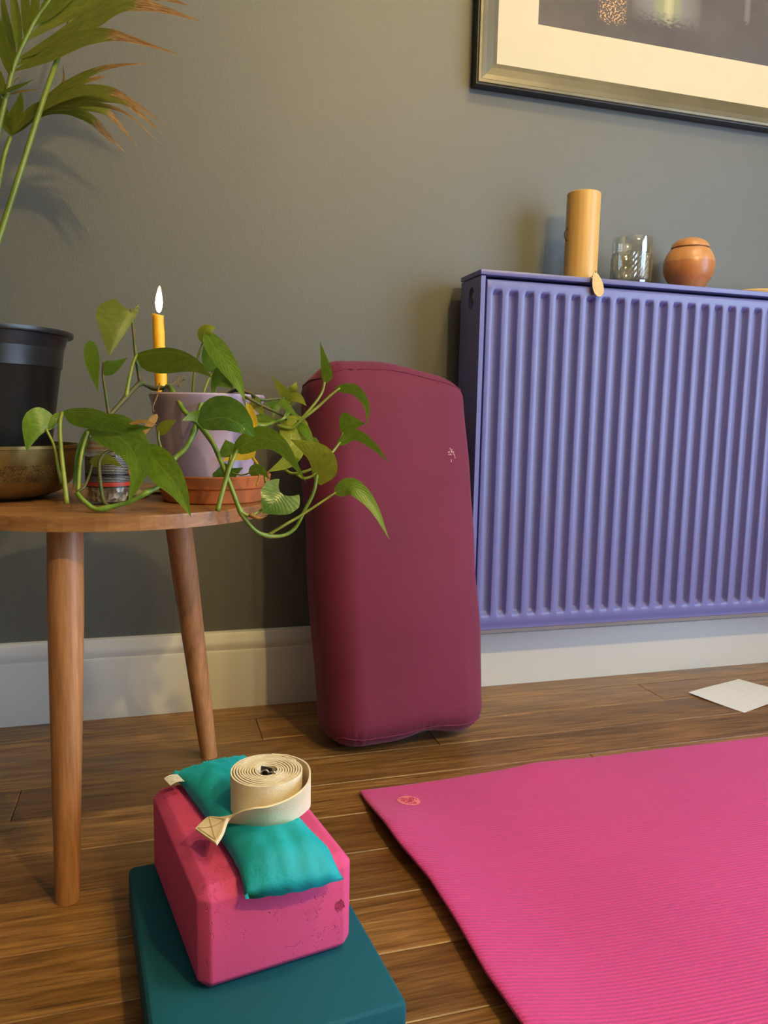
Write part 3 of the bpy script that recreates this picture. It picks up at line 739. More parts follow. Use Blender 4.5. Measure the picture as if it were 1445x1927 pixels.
# --- left, above bowl and jar
lf([(98, 799, .895), (74, 812, .885), (49, 851, .88)], 44, 8, .2, -.5, LG, back=.22)
lf([(110, 778, .90), (104, 790, .895), (84, 812, .89)], 9, 9, .3, -.4, LG)
lf([(117, 774, .90), (175, 776, .885), (235, 797, .875), (290, 805, .87)], 32, 7, -.4, .5, LG, back=.0)
lf([(298, 813, .90), (314, 800, .895), (333, 790, .89)], 12, 11, .3, -.3, LO)
lf([(166, 808, .90), (228, 826, .88), (258, 875, .87), (241, 951, .865)], 28, 42, .15, .25, LG, back=.0)
lf([(271, 846, .90), (306, 882, .885), (336, 922, .875), (360, 974, .87)], 30, 30, .3, .1, LG, back=.05)
lf([(172, 870, .93), (200, 862, .925), (233, 880, .92)], 14, 9, .2, -.3, LO)
lf([(164, 812, .915), (148, 862, .91), (136, 926, .905)], 8, 9, .4, -.4, LD)
lf([(294, 782, .93), (280, 802, .925), (262, 830, .92)], 8, 7, .3, -.3, LBR)
lf([(168, 790, .92), (173, 776, .92), (178, 759, .92)], 4, 3, .2, .2, LG)
lf([(246, 797, .868), (272, 793, .866), (296, 800, .866)], 4, 4, .3, -.3, LBR)
lf([(478, 852, .97), (448, 856, .965), (418, 868, .96)], 15, 12, .2, -.3, LYL)
lf([(404, 878, .975), (428, 893, .97), (458, 880, .965)], 16, 18, .2, -.2, LD)
lf([(470, 889, .95), (488, 884, .94), (508, 902, .935)], 10, 11, -.4, .4, LG)
lf([(500, 790, .98), (484, 812, .975), (498, 832, .97)], 12, 10, .2, -.3, LO)
lf([(515, 752, 1.0), (520, 768, .995), (512, 786, .99)], 7, 8, .2, -.3, LYL if False else LG)
lf([(520, 770, 1.0), (508, 762, .995), (495, 758, .99)], 8, 6, .2, -.3, LG)
# --- vines and petioles
S = lambda pts, a, b, m=VINE, nd=(), n=28: stem('vine', pot, pts, a, b, m, n, nd)
T_ = lambda pts, a=.0019, b=.0014, m=PET, n=18: stem('petiole', pot, pts, a, b, m, n)
S([(322, 742, 1.03), (306, 730, 1.0), (288, 731, .985), (266, 721, .97), (249, 735, .955), (235, 750, .945), (205, 783, .93), (180, 806, .915), (164, 816, .91)], .0031, .0026, VBR, (.4, .62))
S([(306, 742, 1.03), (318, 728, .98), (333, 750, .955), (347, 774, .94), (372, 798, .925), (396, 826, .92), (415, 867, .915), (432, 909, .91), (450, 957, .91), (462, 978, .915), (480, 998, .925), (502, 1008, .935), (532, 1008, .945), (555, 994, .95), (573, 961, .95), (590, 927, .95), (597, 893, .95)], .0032, .0020, VINE, (.06, .30, .52, .69), 70)
S([(392, 742, 1.02), (380, 760, .95), (371, 793, .93), (362, 820, .92), (349, 844, .915), (328, 864, .91), (318, 890, .90), (296, 917, .895), (276, 927, .885), (249, 942, .88), (208, 954, .875), (180, 958, .872), (157, 942, .875), (145, 928, .88)], .0032, .0027, VINE, (.2, .42, .62, .8), 60)
S([(208, 954, .875), (196, 945, .878), (190, 915, .885), (187, 872, .89), (199, 852, .90), (217, 847, .905)], .0024, .0020, VBR)
S([(147, 926, .88), (160, 914, .885), (170, 888, .90), (173, 870, .925)], .0016, .0013, VBR)
S([(430, 740, 1.03), (445, 734, .985), (470, 740, .98), (490, 752, .98), (515, 751, .99), (546, 747, 1.0)], .0024, .0016, VBR)
S([(420, 745, 1.03), (455, 745, .97), (496, 765, .975), (526, 779, .98), (540, 790, .985)], .0023, .0017, VBR)
S([(440, 752, 1.03), (470, 790, .96), (493, 801, .965), (515, 795, .97), (534, 787, .97), (545, 775, .985)], .0023, .0018)
S([(520, 800, .975), (545, 806, .975), (556, 800, .975), (572, 783, .975), (595, 756, .98), (606, 738, .985), (611, 719, .985)], .0022, .0015, PET)
T_([(560, 794, .975), (580, 780, .975), (600, 764, .978), (622, 744, .98), (640, 730, .98)], .0022, .0014)
T_([(598, 880, .95), (616, 862, .965), (628, 848, .975), (640, 832, .98)])
T_([(645, 813, .985), (642, 822, .985), (638, 836, .98)], .0012, .001)
T_([(502, 1008, .935), (537, 987, .94), (560, 974, .945), (600, 948, .95), (632, 927, .955)], .0020, .0014)
T_([(535, 883, .96), (550, 891, .955), (572, 888, .95), (592, 880, .95)], .0018, .0016)
T_([(556, 890, .955), (570, 900, .95), (585, 897, .95), (597, 888, .95)], .0019, .0016)
T_([(454, 964, .91), (468, 970, .912), (484, 965, .915), (510, 948, .93), (529, 929, .928)], .0024, .0014, VINE)
T_([(446, 846, .91), (432, 880, .905), (420, 920, .90), (409, 962, .895)], .0022, .0030)
T_([(435, 857, .92), (428, 885, .91), (420, 915, .905)], .0017, .0019)
T_([(205, 780, .93), (199, 740, .935), (194, 705, .94), (195, 681, .94)], .0022, .0014, VBR)
T_([(264, 720, .97), (256, 670, .975), (252, 630, .98), (249, 605, .985), (246, 582, .985)], .0026, .0015, VBR)
T_([(262, 578, .985), (252, 582, .985), (246, 584, .985)], .0008, .0008)
T_([(237, 748, .945), (245, 705, .95), (252, 680, .955), (258, 667, .96)], .0024, .0016)
T_([(325, 863, .91), (306, 847, .905), (299, 828, .90), (299, 812, .90)], .0014, .0012)
T_([(117, 776, .90), (113, 800, .89), (115, 848, .885), (121, 904, .88), (126, 948, .878)], .0020, .0029)
T_([(87, 808, .888), (102, 840, .888), (109, 880, .888), (116, 910, .885)], .0016, .0018)
T_([(165, 812, .905), (154, 850, .90), (149, 890, .89), (147, 926, .882)], .0019, .0026)
T_([(389, 632, .98), (376, 660, .985), (366, 700, .99), (362, 745, 1.0)], .0013, .0017)
T_([(402, 697, .97), (390, 720, .96), (376, 760, .955), (368, 790, .95)], .0015, .0019)
T_([(462, 757, .95), (466, 780, .95)], .0012, .001)
T_([(476, 862, .965), (485, 875, .96), (488, 893, .95), (482, 915, .945)], .0020, .0008, LYL)
T_([(436, 890, .96), (455, 894, .955), (472, 889, .95)], .0010, .0010)
T_([(500, 908, .937), (496, 890, .945), (480, 886, .95)], .0019, .0014)
T_([(534, 787, .97), (538, 775, .975), (540, 762, .985), (545, 757, 1.0)], .0013, .001)
for pts in ([(318, 728, .98), (334, 716, .985), (338, 706, .985)], [(335, 728, .985), (343, 716, .985), (350, 714, .98)], [(300, 722, .975), (296, 745, .96), (288, 765, .955), (290, 775, .955)]):
    stem('aerial_root', pot, pts, .0011, .0005, LBR, 10)
stem('aerial_root', pot, [(470, 968, .912), (486, 975, .912), (502, 970, .915)], .0035, .001, LBR, 10)

# candle
k = NT('beeswax'); v = k.coord()
k.set(Base_Color=(.98, .50, .02, 1), Roughness=.45); k.b.inputs['Subsurface Weight'].default_value = .6
k.b.inputs['Subsurface Radius'].default_value = (.03, .012, .003); k.b.inputs['Subsurface Scale'].default_value = .6
sxx = k.add('ShaderNodeSeparateXYZ', {0: v}); WAX = k.m
CZ = 1.12
ctop = px(297, 594, CZ); cbot = px(305, 760, CZ)
cdir = (ctop-cbot).normalized()
cfoot = cbot+cdir*((TZ+.012-cbot.z)/cdir.z)
can = thing('candle', 'lit orange beeswax taper candle behind the lilac pot', 'candle', (cfoot.x, cfoot.y, TZ))
cH = (ctop-cfoot).length
def cpt(h): return (cfoot+cdir*h)-Vector(can.location)
bm = bmesh.new(); n = 30
tube(bm, [cpt(cH*i/n) for i in range(n+1)], [.0094-.0014*i/n+(.0003*math.sin(i*1.7)) for i in range(n+1)], 28)
for q in bm.verts:
    if (q.co-cpt(cH)).length < .012: q.co.z += .0016*math.sin(math.atan2(q.co.y-cpt(cH).y, q.co.x-cpt(cH).x)*2+.5)
autosmooth(finish('wax', bm, WAX, can), 50)
lathe_obj('holder', [(0, 0), (.032, 0), (.036, .004), (.030, .006), (.0125, .007), (.0125, .018), (.0102, .018), (.0102, .010), (0, .010)], BRASS, can, 32)
bm = bmesh.new(); tube(bm, [cpt(cH-.001), cpt(cH+.005)+Vector((.0004, 0, 0)), cpt(cH+.009)+Vector((.0014, 0, 0))], [.0008, .0008, .0006], 6)
finish('wick', bm, simple('charred_wick', (.02, .015, .012, 1), .9), can, True)
k = NT('flame'); sx_ = k.add('ShaderNodeSeparateXYZ', {0: k.coord('Generated')})
em = k.add('ShaderNodeEmission', {'Color': k.ramp(sx_.outputs[2], [(.0, (.45, .35, .55, 1)), (.14, (1, .72, .35, 1)), (.4, (1, .80, .45, 1)), (.85, (1, .66, .22, 1)), (1, (1, .45, .08, 1))]),
     'Strength': k.ramp(sx_.outputs[2], [(0, (.05, .05, .05, 1)), (.2, (.6, .6, .6, 1)), (.5, (1, 1, 1, 1))])})
ml = k.math('MULTIPLY', k.n[em.name].inputs['Strength'].links[0].from_socket, 16.0); k.link(ml, em.inputs['Strength'])
k.link(em.outputs[0], k.out.inputs[0]); FLAME = k.m
fb = px(299, 590, CZ); ftip = px(302, 539, CZ); fh = (ftip-fb).length
bm = bmesh.new(); lathe(bm, [(0, 0), (.0030, .003), (.0046, .009), (.0052, .015), (.0046, .022), (.0032, .029), (.0016, fh*.93), (0, fh)], 20)
for q in bm.verts: q.co = q.co+Vector((.0015*(q.co.z/fh)**2, 0, 0))+(fb-Vector(can.location))
finish('flame', bm, FLAME, can, True)

# jar with printed label
JC = Vector((-.0535, -.4865, TZ)); JR = .0275
jar = thing('spice_jar', 'small glass jar with a black printed label and dried contents', 'jar', JC)
k = NT('jar_contents'); v = k.coord(); vo = k.add('ShaderNodeTexVoronoi', {'Vector': v, 'Scale': 190.0})
k.set(Base_Color=k.ramp(vo.outputs['Color'], [(.1, (.10, .05, .025, 1)), (.45, (.30, .20, .11, 1)), (.8, (.62, .52, .38, 1))]), Roughness=.5); k.bump(vo.outputs['Distance'], .6, .003); CONT = k.m
def clear(name, tint, edge, base):
    k = NT(name); lw = k.add('ShaderNodeLayerWeight', {'Blend': .35})
    tr = k.add('ShaderNodeBsdfTransparent', {'Color': tint}); gl = k.add('ShaderNodeBsdfGlossy', {'Color': (1, 1, 1, 1), 'Roughness': .04})
    fac = k.math('ADD', base, k.math('MULTIPLY', k.math('POWER', lw.outputs['Facing'], 2.0), edge))
    mx = k.add('ShaderNodeMixShader', {0: fac, 1: tr.outputs[0], 2: gl.outputs[0]}); k.link(mx.outputs[0], k.out.inputs[0]); return k.m
GLASS = clear('clear_glass', (.95, .97, .96, 1), .55, .13); JARGLASS = clear('jar_glass', (.96, .97, .96, 1), .4, .035)
lathe_obj('contents', [(0, .004), (JR-.004, .004), (JR-.0028, .008), (JR-.0028, .058), (0, .058)], CONT, jar, 40)
lathe_obj('glass', [(0, .001), (JR-.003, .0), (JR-.0005, .003), (JR, .008), (JR, .060), (JR-.003, .066), (JR-.0045, .066), (JR-.002, .059), (JR-.002, .008), (JR-.005, .003), (0, .003)], JARGLASS, jar, 48)
LIDM = simple('lid_metal', (.55, .45, .35, 1), .3, .8)
lathe_obj('lid', [(JR-.0035, .064), (JR+.0005, .064), (JR+.0005, .067), (JR-.0005, .068), (JR+.0005, .071), (JR-.0005, .074), (JR+.0005, .077), (JR, .0815), (JR-.002, .083), (0, .083)], LIDM, jar, 48)
k = NT('jar_label'); uv = k.add('ShaderNodeUVMap'); su = k.add('ShaderNodeSeparateXYZ', {0: uv.outputs[0]}); U_, V_ = su.outputs[0], su.outputs[1]
row_ = k.math('FRACT', k.math('MULTIPLY', V_, 19.0))
words = k.noise(k.add('ShaderNodeCombineXYZ', {0: k.math('MULTIPLY', U_, 260.0), 1: k.math('FLOOR', k.math('MULTIPLY', V_, 19.0)), 2: 0.0}).outputs[0], 1.0, 2)
txt = k.math('MULTIPLY', k.math('GREATER_THAN', row_, .66), k.math('GREATER_THAN', words, .49))
c = k.mix(txt, (.012, .011, .012, 1), (.5, .47, .42, 1))
blk = k.math('MULTIPLY', k.math('GREATER_THAN', V_, .36), k.math('LESS_THAN', V_, .46)); c = k.mix(blk, c, (.012, .011, .012, 1))
c = k.mix(k.math('LESS_THAN', V_, .17), c, (.50, .045, .020, 1))
c = k.mix(k.math('LESS_THAN', V_, .04), c, (.02, .018, .018, 1))
# red round emblem on the right
du = k.math('MULTIPLY', k.math('SUBTRACT', U_, .80), 4.2); dv = k.math('SUBTRACT', V_, .50)
c = k.mix(k.math('LESS_THAN', k.math('ADD', k.math('MULTIPLY', du, du), k.math('MULTIPLY', dv, dv)), .018), c, (.6, .06, .02, 1))
k.set(Base_Color=c, Roughness=.4); LABEL = k.m
bm = bmesh.new(); uvl = bm.loops.layers.uv.new('UVMap'); n = 40; rows = []
for i in range(n+1):
    a = math.radians(-200+220*i/n); rows.append([bm.verts.new(((JR+.0004)*math.cos(a), (JR+.0004)*math.sin(a), z)) for z in (.0215, .0590)])
for i in range(n):
    f_ = bm.faces.new((rows[i][0], rows[i+1][0], rows[i+1][1], rows[i][1]))
    for lp, uvv in zip(f_.loops, ((i/n, 0), ((i+1)/n, 0), ((i+1)/n, 1), (i/n, 1))): lp[uvl].uv = uvv
finish('printed_label', bm, LABEL, jar, True)
# small seashell beside the saucer
SHELL = simple('pale_shell', (.55, .47, .38, 1), .5, var=.2)
bm = bmesh.new(); lathe(bm, [(0, 0), (.010, .001), (.0115, .004), (.008, .008), (.003, .0105), (0, .011)], 14)
for q in bm.verts: q.co.z += .0012*math.sin(math.atan2(q.co.y, q.co.x)*7)*(1 if q.co.z > .002 else 0)
sh = finish('seashell', bm, SHELL, None, True); q = onz(265, 935, TZ); sh.location = (q.x, q.y, TZ); tag(sh, 'small pale shell between the jar and the saucer', 'shell')

# ------------------------------------------------------------------ things on the radiator
k = NT('bamboo_veneer'); g = k.noise(k.coord(scale=(60, 60, 2)), 2.2, 4)
k.set(Base_Color=k.ramp(g, [(.3, (.60, .36, .10, 1)), (.7, (.70, .45, .15, 1))]), Roughness=.4); BAMB = k.m
CHC = Vector((.8245, -.0895, RZ1)); CHR, CHH = .0328, .168
chi = thing('wind_chime', 'pale wooden cylinder chime standing on the radiator', 'chime', CHC)
lathe_obj('tube', [(CHR, .0), (CHR, CHH-.0015), (CHR-.0012, CHH), (CHR-.002, CHH), (CHR-.003, CHH-.004), (0, CHH-.004)], BAMB, chi, 56)
lathe_obj('inner_wall', [(CHR-.0005, .0), (CHR-.003, .0), (CHR-.003, CHH-.006), (0, CHH-.006)], BAMB, chi, 40)
CORD = simple('dark_cord', (.03, .025, .02, 1), .8)
a = ony(1066, 430, -.0895)-CHC; b = ony(1062, 441, -.092)-CHC; c_ = ony(1065, 452, -.0895)-CHC
bm = bmesh.new(); tube(bm, spline([a+Vector((.004, 0, 0)), a, b, c_, c_+Vector((.004, 0, 0))], 14), .0010, 6); finish('cord_loop', bm, CORD, chi, True)
LFW = simple('leaf_sail_wood', (.70, .47, .17, 1), .5, var=.15, nscale=60)
lt = ony(1119, 512, RYF-.008); lb = ony(1129, 558, RYF-.010)
ax = lb-lt; Ln = ax.length; ax.normalize(); sd_ = Vector((ax.z, 0, -ax.x)) * -1
bm = bmesh.new(); fr, bk = [], []
for i in range(28):
    t = i/28*2*math.pi; s = (1-math.cos(t))/2; wdt = .0116*math.sin(t)*(.72+.55*s)
    q = lt+ax*(Ln*s)+sd_*wdt
    fr.append(bm.verts.new(q-CHC+Vector((0, -.0008, 0)))); bk.append(bm.verts.new(q-CHC+Vector((0, .0008, 0))))
bm.faces.new(fr); bm.faces.new(bk[::-1])
for i in range(28): bm.faces.new((fr[i], bk[i], bk[(i+1) % 28], fr[(i+1) % 28]))
bmesh.ops.recalc_face_normals(bm, faces=bm.faces[:]); finish('leaf_sail', bm, LFW, chi)
bm = bmesh.new(); p_ = lt-CHC+ax*.003
tube(bm, spline([p_, p_+Vector((.0006, -.001, .0045)), Vector((p_.x, -.0400, .004)), Vector((p_.x*.7, -.030, .0015))], 12), .0006, 5); finish('cord', bm, CORD, chi, True)

# tumbler with diamond cut sides
GC = Vector((.9445, -.0835, RZ1)); GR, GH = .0408, .092
gla = thing('glass_tumbler', 'diamond-cut glass tumbler half full of water', 'glass', GC)
bm = bmesh.new(); NA = 30; NL = 8; hz0, hz1 = .006, .060
outr = [[bm.verts.new((0, 0, 0))]]
def ring(rf, z, n=NA*2): return [bm.verts.new((rf(i)*math.cos(2*math.pi*i/n), rf(i)*math.sin(2*math.pi*i/n), z)) for i in range(n)]
R_ = [ring(lambda i: GR*.86, 0), ring(lambda i: GR*.95, .0015), ring(lambda i: GR*.97, hz0)]
for l in range(NL+1):
    z = hz0+(hz1-hz0)*(l+.5)/(NL+1)
    R_.append(ring(lambda i: GR*(1.012 if (i+l) % 2 == 0 else .955), z))
R_ += [ring(lambda i: GR*.97, hz1+.001), ring(lambda i: GR*.985, hz1+.003), ring(lambda i: GR*.985, GH-.001), ring(lambda i: GR*.975, GH), ring(lambda i: GR*.95, GH-.001), ring(lambda i: GR*.945, .05), ring(lambda i: GR*.90, .014), ring(lambda i: GR*.7, .010)]
for A_, B_ in zip(R_, R_[1:]):
    for i in range(NA*2):
        j = (i+1) % (NA*2); bm.faces.new((A_[i], A_[j], B_[j], B_[i]))
bm.faces.new(R_[0][::-1]); bm.faces.new(R_[-1])
bmesh.ops.recalc_face_normals(bm, faces=bm.faces[:])
go = finish('glass', bm, GLASS, gla)
for p in go.data.polygons:
    zc = p.center.z; rr_ = math.hypot(p.center.x, p.center.y)
    if zc > hz1 or rr_ < GR*.94: p.use_smooth = True
WATER = clear('water', (.90, .92, .90, 1), .35, .06)
lathe_obj('water', [(0, .0092), (GR*.71, .0092), (GR*.912, .0138), (GR*.952, .05), (GR*.953, .0622), (GR*.94, .0617), (0, .0615)], WATER, gla, 60)

# turned wooden pot, cut open near the top
k = NT('turned_cherry'); v = k.coord()
g = k.noise(k.coord(scale=(26, 26, 4), rot=(.5, .3, 0)), 1.6, 6, .6, 1.0)
sz = k.add('ShaderNodeSeparateXYZ', {0: v})
rg = k.ramp(g, [(.3, (.38, .14, .048, 1)), (.7, (.52, .22, .082, 1))])
rg2 = k.ramp(g, [(.3, (.50, .23, .09, 1)), (.7, (.63, .32, .14, 1))])
c = k.mix(k.math('GREATER_THAN', k.math('ADD', sz.outputs[2], k.math('MULTIPLY', k.math('SUBTRACT', g, .5), .006)), .0545), rg, rg2)
k.set(Base_Color=c, Roughness=.32); CHERRY = k.m
WC = Vector((1.0835, -.0835, RZ1))
wp = thing('wooden_pot', 'round turned wooden pot with a domed lid on the radiator', 'pot', WC)
WR = .0515; zc = .048
pr = [(0, 0), (.034, 0)]
for i in range(3, 15):
    t = -1.0+ i*(1.70/14)
    pr.append((WR*math.cos(t)*1.0, zc+.052*math.sin(t)))
pr = [p for p in pr if p[1] >= -.0001]; pr = [(0, 0), (.031, 0)]+[p for p in pr[2:] if p[1] > .002]
r_top, z_top = pr[-1]
lathe_obj('body', pr+[(r_top-.004, z_top+.0006), (r_top-.008, z_top-.003), (r_top-.010, z_top-.02), (0, z_top-.03)], CHERRY, wp, 56)
lid = [(0, z_top+.0005)]+[(r_top-.006, z_top+.0005), (r_top-.006, z_top+.003)]
for i in range(9):
    t = i/8*math.pi/2; lid.append(((r_top-.0012)*math.cos(t), z_top+.0034+.0215*math.sin(t)))
lathe_obj('lid', lid, CHERRY, wp, 56)
# low wooden dish, mostly out of the picture
q = ony(1396, 545, -.085)
dish = thing('wooden_dish', 'low pale wooden dish at the right end of the radiator', 'dish', (q.x+.085, -.079, RZ1))
bm = bmesh.new(); lathe(bm, [(0, 0), (.042, 0), (.047, .003), (.048, .0075), (.0465, .010), (.040, .0095), (.036, .006), (0, .005)], 48)
for v_ in bm.verts: v_.co.x *= 1.78
bmesh.ops.recalc_face_normals(bm, faces=bm.faces[:]); autosmooth(finish('dish_body', bm, LFW, dish))

# ------------------------------------------------------------------ yoga mat, paper
k = NT('mat_magenta_pvc'); v = k.coord()
wv = k.add('ShaderNodeTexWave', {'Vector': k.coord(rot=(0, 0, math.radians(2))), 'Scale': 62.0, 'Distortion': .8, 'Detail': 1.5, 'Detail Scale': 6.0}, wave_type='BANDS', bands_direction='Y').outputs[1]
n = k.noise(v, 650, 2); nl = k.noise(v, 5, 3)
fl_ = k.ramp(k.noise(v, 420, 1), [(.70, (0, 0, 0, 1)), (.76, (1, 1, 1, 1))])
c = k.ramp(nl, [(.3, (.535, .028, .205, 1)), (.7, (.59, .034, .230, 1))])
c = k.mix(k.math('MULTIPLY', wv, .16), c, (.42, .02, .15, 1)); c = k.mix(k.math('MULTIPLY', fl_, .35), c, (.8, .25, .4, 1))
k.set(Base_Color=c, Roughness=.62); k.b.inputs['Sheen Weight'].default_value = .15
k.bump(k.math('ADD', wv, k.math('MULTIPLY', n, .9)), .5, .0011); MAT = k.m
MX0, MX1, MYN = .297, 2.1, -1.085
le = [(-1.085, .322), (-.924, .319), (-.845, .3135), (-.757, .3150), (-.672, .3130), (-.58, .3010), (-.50, .2965), (-.425, .2955)]
te = [(.29, -.426), (.42, -.417), (.6, -.403), (.75, -.400), (1.08, -.400), (2.1, -.40)]
def mat_z(x, y):
    e = (x-interp(le, y))
    lift = .0035+.0150*sm(-.43, -.56, y)
    z = lift*math.exp(-(max(0, e)/.075)**1.6)
    z += .0045*math.exp(-((x-.62)/.05)**2)*math.exp(-((y+.40)/.06)**2)
    return z
mat = thing('yoga_mat', 'magenta ribbed yoga mat with a curling left edge on the floor', 'mat', (MX0, MYN, 0))
bm = bmesh.new(); TH = .0048
xsn = [0, .0015]+[.004+.30*(i/40)**1.2 for i in range(1, 41)]+[.36+(1.8-.36)*i/30 for i in range(31)]
ysn = [0, .004]+[.66*i/60 for i in range(1, 60)]+[.656, .6595]
tp, bt = [], []
for s in xsn:
    ct, cb = [], []
    for t in ysn:
        y0 = MYN+ (t/.6595)*(-.40-MYN); xl = interp(le, y0); x = xl+s*(MX1-xl)/1.8
        yt = interp(te, x); y = MYN+(t/.6595)*(yt-MYN)
        z = mat_z(x, y)
        rim = .0012 if (s in (0, 1.8) or t in (0, .6595)) else 0
        ct.append(bm.verts.new((x-MX0, y-MYN, z+TH-rim+.0003))); cb.append(bm.verts.new((x-MX0, y-MYN, z+.0003+rim*.3)))
    tp.append(ct); bt.append(cb)
for g, fl2 in ((tp, False), (bt, True)):
    for a, b in zip(g, g[1:]):
        for j in range(len(a)-1):
            q = (a[j], b[j], b[j+1], a[j+1]); bm.faces.new(q[::-1] if fl2 else q)
n = len(ysn)
for j in range(n-1):
    bm.faces.new((tp[0][j], tp[0][j+1], bt[0][j+1], bt[0][j])); bm.faces.new((tp[-1][j+1], tp[-1][j], bt[-1][j], bt[-1][j+1]))
for i in range(len(xsn)-1):
    bm.faces.new((tp[i+1][0], tp[i][0], bt[i][0], bt[i+1][0])); bm.faces.new((tp[i][-1], tp[i+1][-1], bt[i+1][-1], bt[i][-1]))
mo = finish('mat_sheet', bm, MAT, mat); autosmooth(mo, 50)
EMB = simple('emblem_coral', (.88, .23, .27, 1), .6); EMD = simple('emblem_line_pink', (.52, .025, .13, 1), .6)
ec = onz(769, 1508, .0085); er = .0172
def on_mat(x, y, h): return Vector((x-MX0, y-MYN, mat_z(x, y)+TH+.0003+h))
bm = bmesh.new(); cv = bm.verts.new(on_mat(ec.x, ec.y, .0005)); rg_ = []
for f_ in (.5, 1.0): rg_.append([bm.verts.new(on_mat(ec.x+f_*er*math.cos(2*math.pi*i/36), ec.y+f_*er*math.sin(2*math.pi*i/36), .0005)) for i in range(36)])
for i in range(36):
    j = (i+1) % 36; bm.faces.new((cv, rg_[0][i], rg_[0][j])); bm.faces.new((rg_[0][i], rg_[1][i], rg_[1][j], rg_[0][j]))
eb = finish('emblem', bm, EMB, mat); eb['label'] = 'round coral emblem printed in the corner'
strokes = [[(-.72, .42), (-.45, .50), (-.2, .55)], [(-.62, .18), (-.4, .30), (-.15, .34), (.0, .52)], [(-.70, -.02), (-.5, -.12), (-.35, .06), (-.12, .02)],
           [(-.5, -.35), (-.3, -.42), (-.16, -.22), (-.05, -.35)], [(-.1, .2), (.06, .05), (.0, -.16), (.16, -.28), (.24, -.08), (.10, .08)],
           [(.14, .55), (.26, .36), (.22, .12), (.36, -.02), (.5, .12)], [(.36, .6), (.52, .44), (.46, .24)], [(.56, .36), (.72, .24), (.76, .06)],
           [(.02, -.5), (.2, -.55), (.3, -.72)], [(.36, -.36), (.46, -.52), (.44, -.68)], [(-.18, -.58), (-.04, -.70)]]
bm = bmesh.new()
for st in strokes:
    sp_ = spline([(a, b, 0) for a, b in st], 8); pv = None
    for i, (a, b, _) in enumerate(sp_):
        a2, b2, _ = sp_[min(i+1, 8)]; a1, b1, _ = sp_[max(i-1, 0)]
        l = math.hypot(a2-a1, b2-b1) or 1; nx, ny = -(b2-b1)/l*.055, (a2-a1)/l*.055
        cur = [bm.verts.new(on_mat(ec.x+er*(a+s*nx), ec.y+er*(b+s*ny), .0009)) for s in (-1, 1)]
        if pv: bm.faces.new((pv[0], pv[1], cur[1], cur[0]))
        pv = cur
bmesh.ops.recalc_face_normals(bm, faces=bm.faces[:]); finish('emblem_drawing', bm, EMD, eb)

PAPER = simple('white_paper', (.74, .75, .76, 1), .7, var=.03, nscale=60)
pa, pb_, pd_ = onz(1295, 1305, .002), onz(1390, 1277, .001), onz(1401, 1341, .001)
bm = bmesh.new(); n = 10; g = []
for i in range(n+1):
    r_ = []
    for j in range(n+1):
        s, t = i/n, j/n; q = pa+(pb_-pa)*s+(pd_-pa)*t; q.z = .0006+.004*(1-s)*(1-t)*(1-t)+.003*t*s*s+.0006*math.sin(s*5)
        r_.append(bm.verts.new(q-Vector((pa.x, pa.y, 0))))
    g.append(r_)
for a, b in zip(g, g[1:]):
    for j in range(n): bm.faces.new((a[j], a[j+1], b[j+1], b[j]))
bmesh.ops.recalc_face_normals(bm, faces=bm.faces[:])
pp = finish('paper_sheet', bm, PAPER, None, True); pp.location = (pa.x, pa.y, 0)
tag(pp, 'blank white sheet of paper lying on the floor below the radiator', 'paper')

# ------------------------------------------------------------------ foam blocks
def foam(name, col, pits):
    k = NT(name); v = k.coord(); n = k.noise(v, 8, 3); c1 = tuple(x*.92 for x in col[:3])+(1,)
    k.set(Base_Color=k.ramp(n, [(.3, c1), (.7, col)]), Roughness=.8); k.b.inputs['Specular IOR Level'].default_value = .3
    fine_ = k.noise(v, 500, 2)
    if pits:
        warp = k.add('ShaderNodeVectorMath', {0: v, 1: k.add('ShaderNodeVectorMath', {0: k.add('ShaderNodeTexNoise', {'Vector': v, 'Scale': 40.0}).outputs[1], 1: (.03, .03, .03)}, operation='MULTIPLY').outputs[0]}, operation='ADD').outputs[0]
        e = k.noise(k.add('ShaderNodeMapping', {'Vector': warp, 'Scale': (115, 115, 115)}).outputs[0], 1.0, 1.5, .5, 1.2)
        cut = k.ramp(e, [(.615, (0, 0, 0, 1)), (.645, (1, 1, 1, 1)), (.69, (.25, .25, .25, 1))])
        region = k.ramp(k.noise(v, 17, 2), [(.42, (0, 0, 0, 1)), (.55, (1, 1, 1, 1))])
        h = k.math('SUBTRACT', k.math('MULTIPLY', fine_, .12), k.math('MULTIPLY', cut, region))
        k.bump(h, .55, .0022)
    else: k.bump(fine_, .15, .001)
    return k.m
PINK = foam('pink_foam', (.62, .074, .215, 1), True); TEALF = foam('teal_foam', (.003, .086, .130, 1), False)
def block_obj(name, near_left, ang, Wd, Ln, H, z, mat, bev, bev2):
    bm = bmesh.new(); box(bm, 0, Wd, 0, Ln, 0, H)
    bmesh.ops.bevel(bm, geom=bm.edges[:], offset=bev, segments=1 if bev2 else 3, affect='EDGES', profile=.5)
    if bev2:
        bmesh.ops.bevel(bm, geom=[e for e in bm.edges if e.calc_face_angle(0) > .3], offset=bev2, segments=3, affect='EDGES', profile=.5)
    for q in bm.verts: q.co -= Vector((Wd/2, Ln/2, 0))
    o = autosmooth(finish(name, bm, mat), 25)
    c, s = math.cos(ang), math.sin(ang)
    o.location = (near_left[0]+c*Wd/2-s*Ln/2, near_left[1]+s*Wd/2+c*Ln/2, z); o.rotation_euler = (0, 0, ang)
    return o
BZ = .05
slab = block_obj('foam_slab', (-.006, -.926), math.radians(5.4), .221, .308, BZ, 0, TEALF, .007, 0)
tag(slab, 'flat teal foam yoga block lying under the pink brick', 'yoga block')
BKA = math.radians(10.4); BKP = (.0330, -.8535); BKW, BKL, BKH = .152, .226, .1005
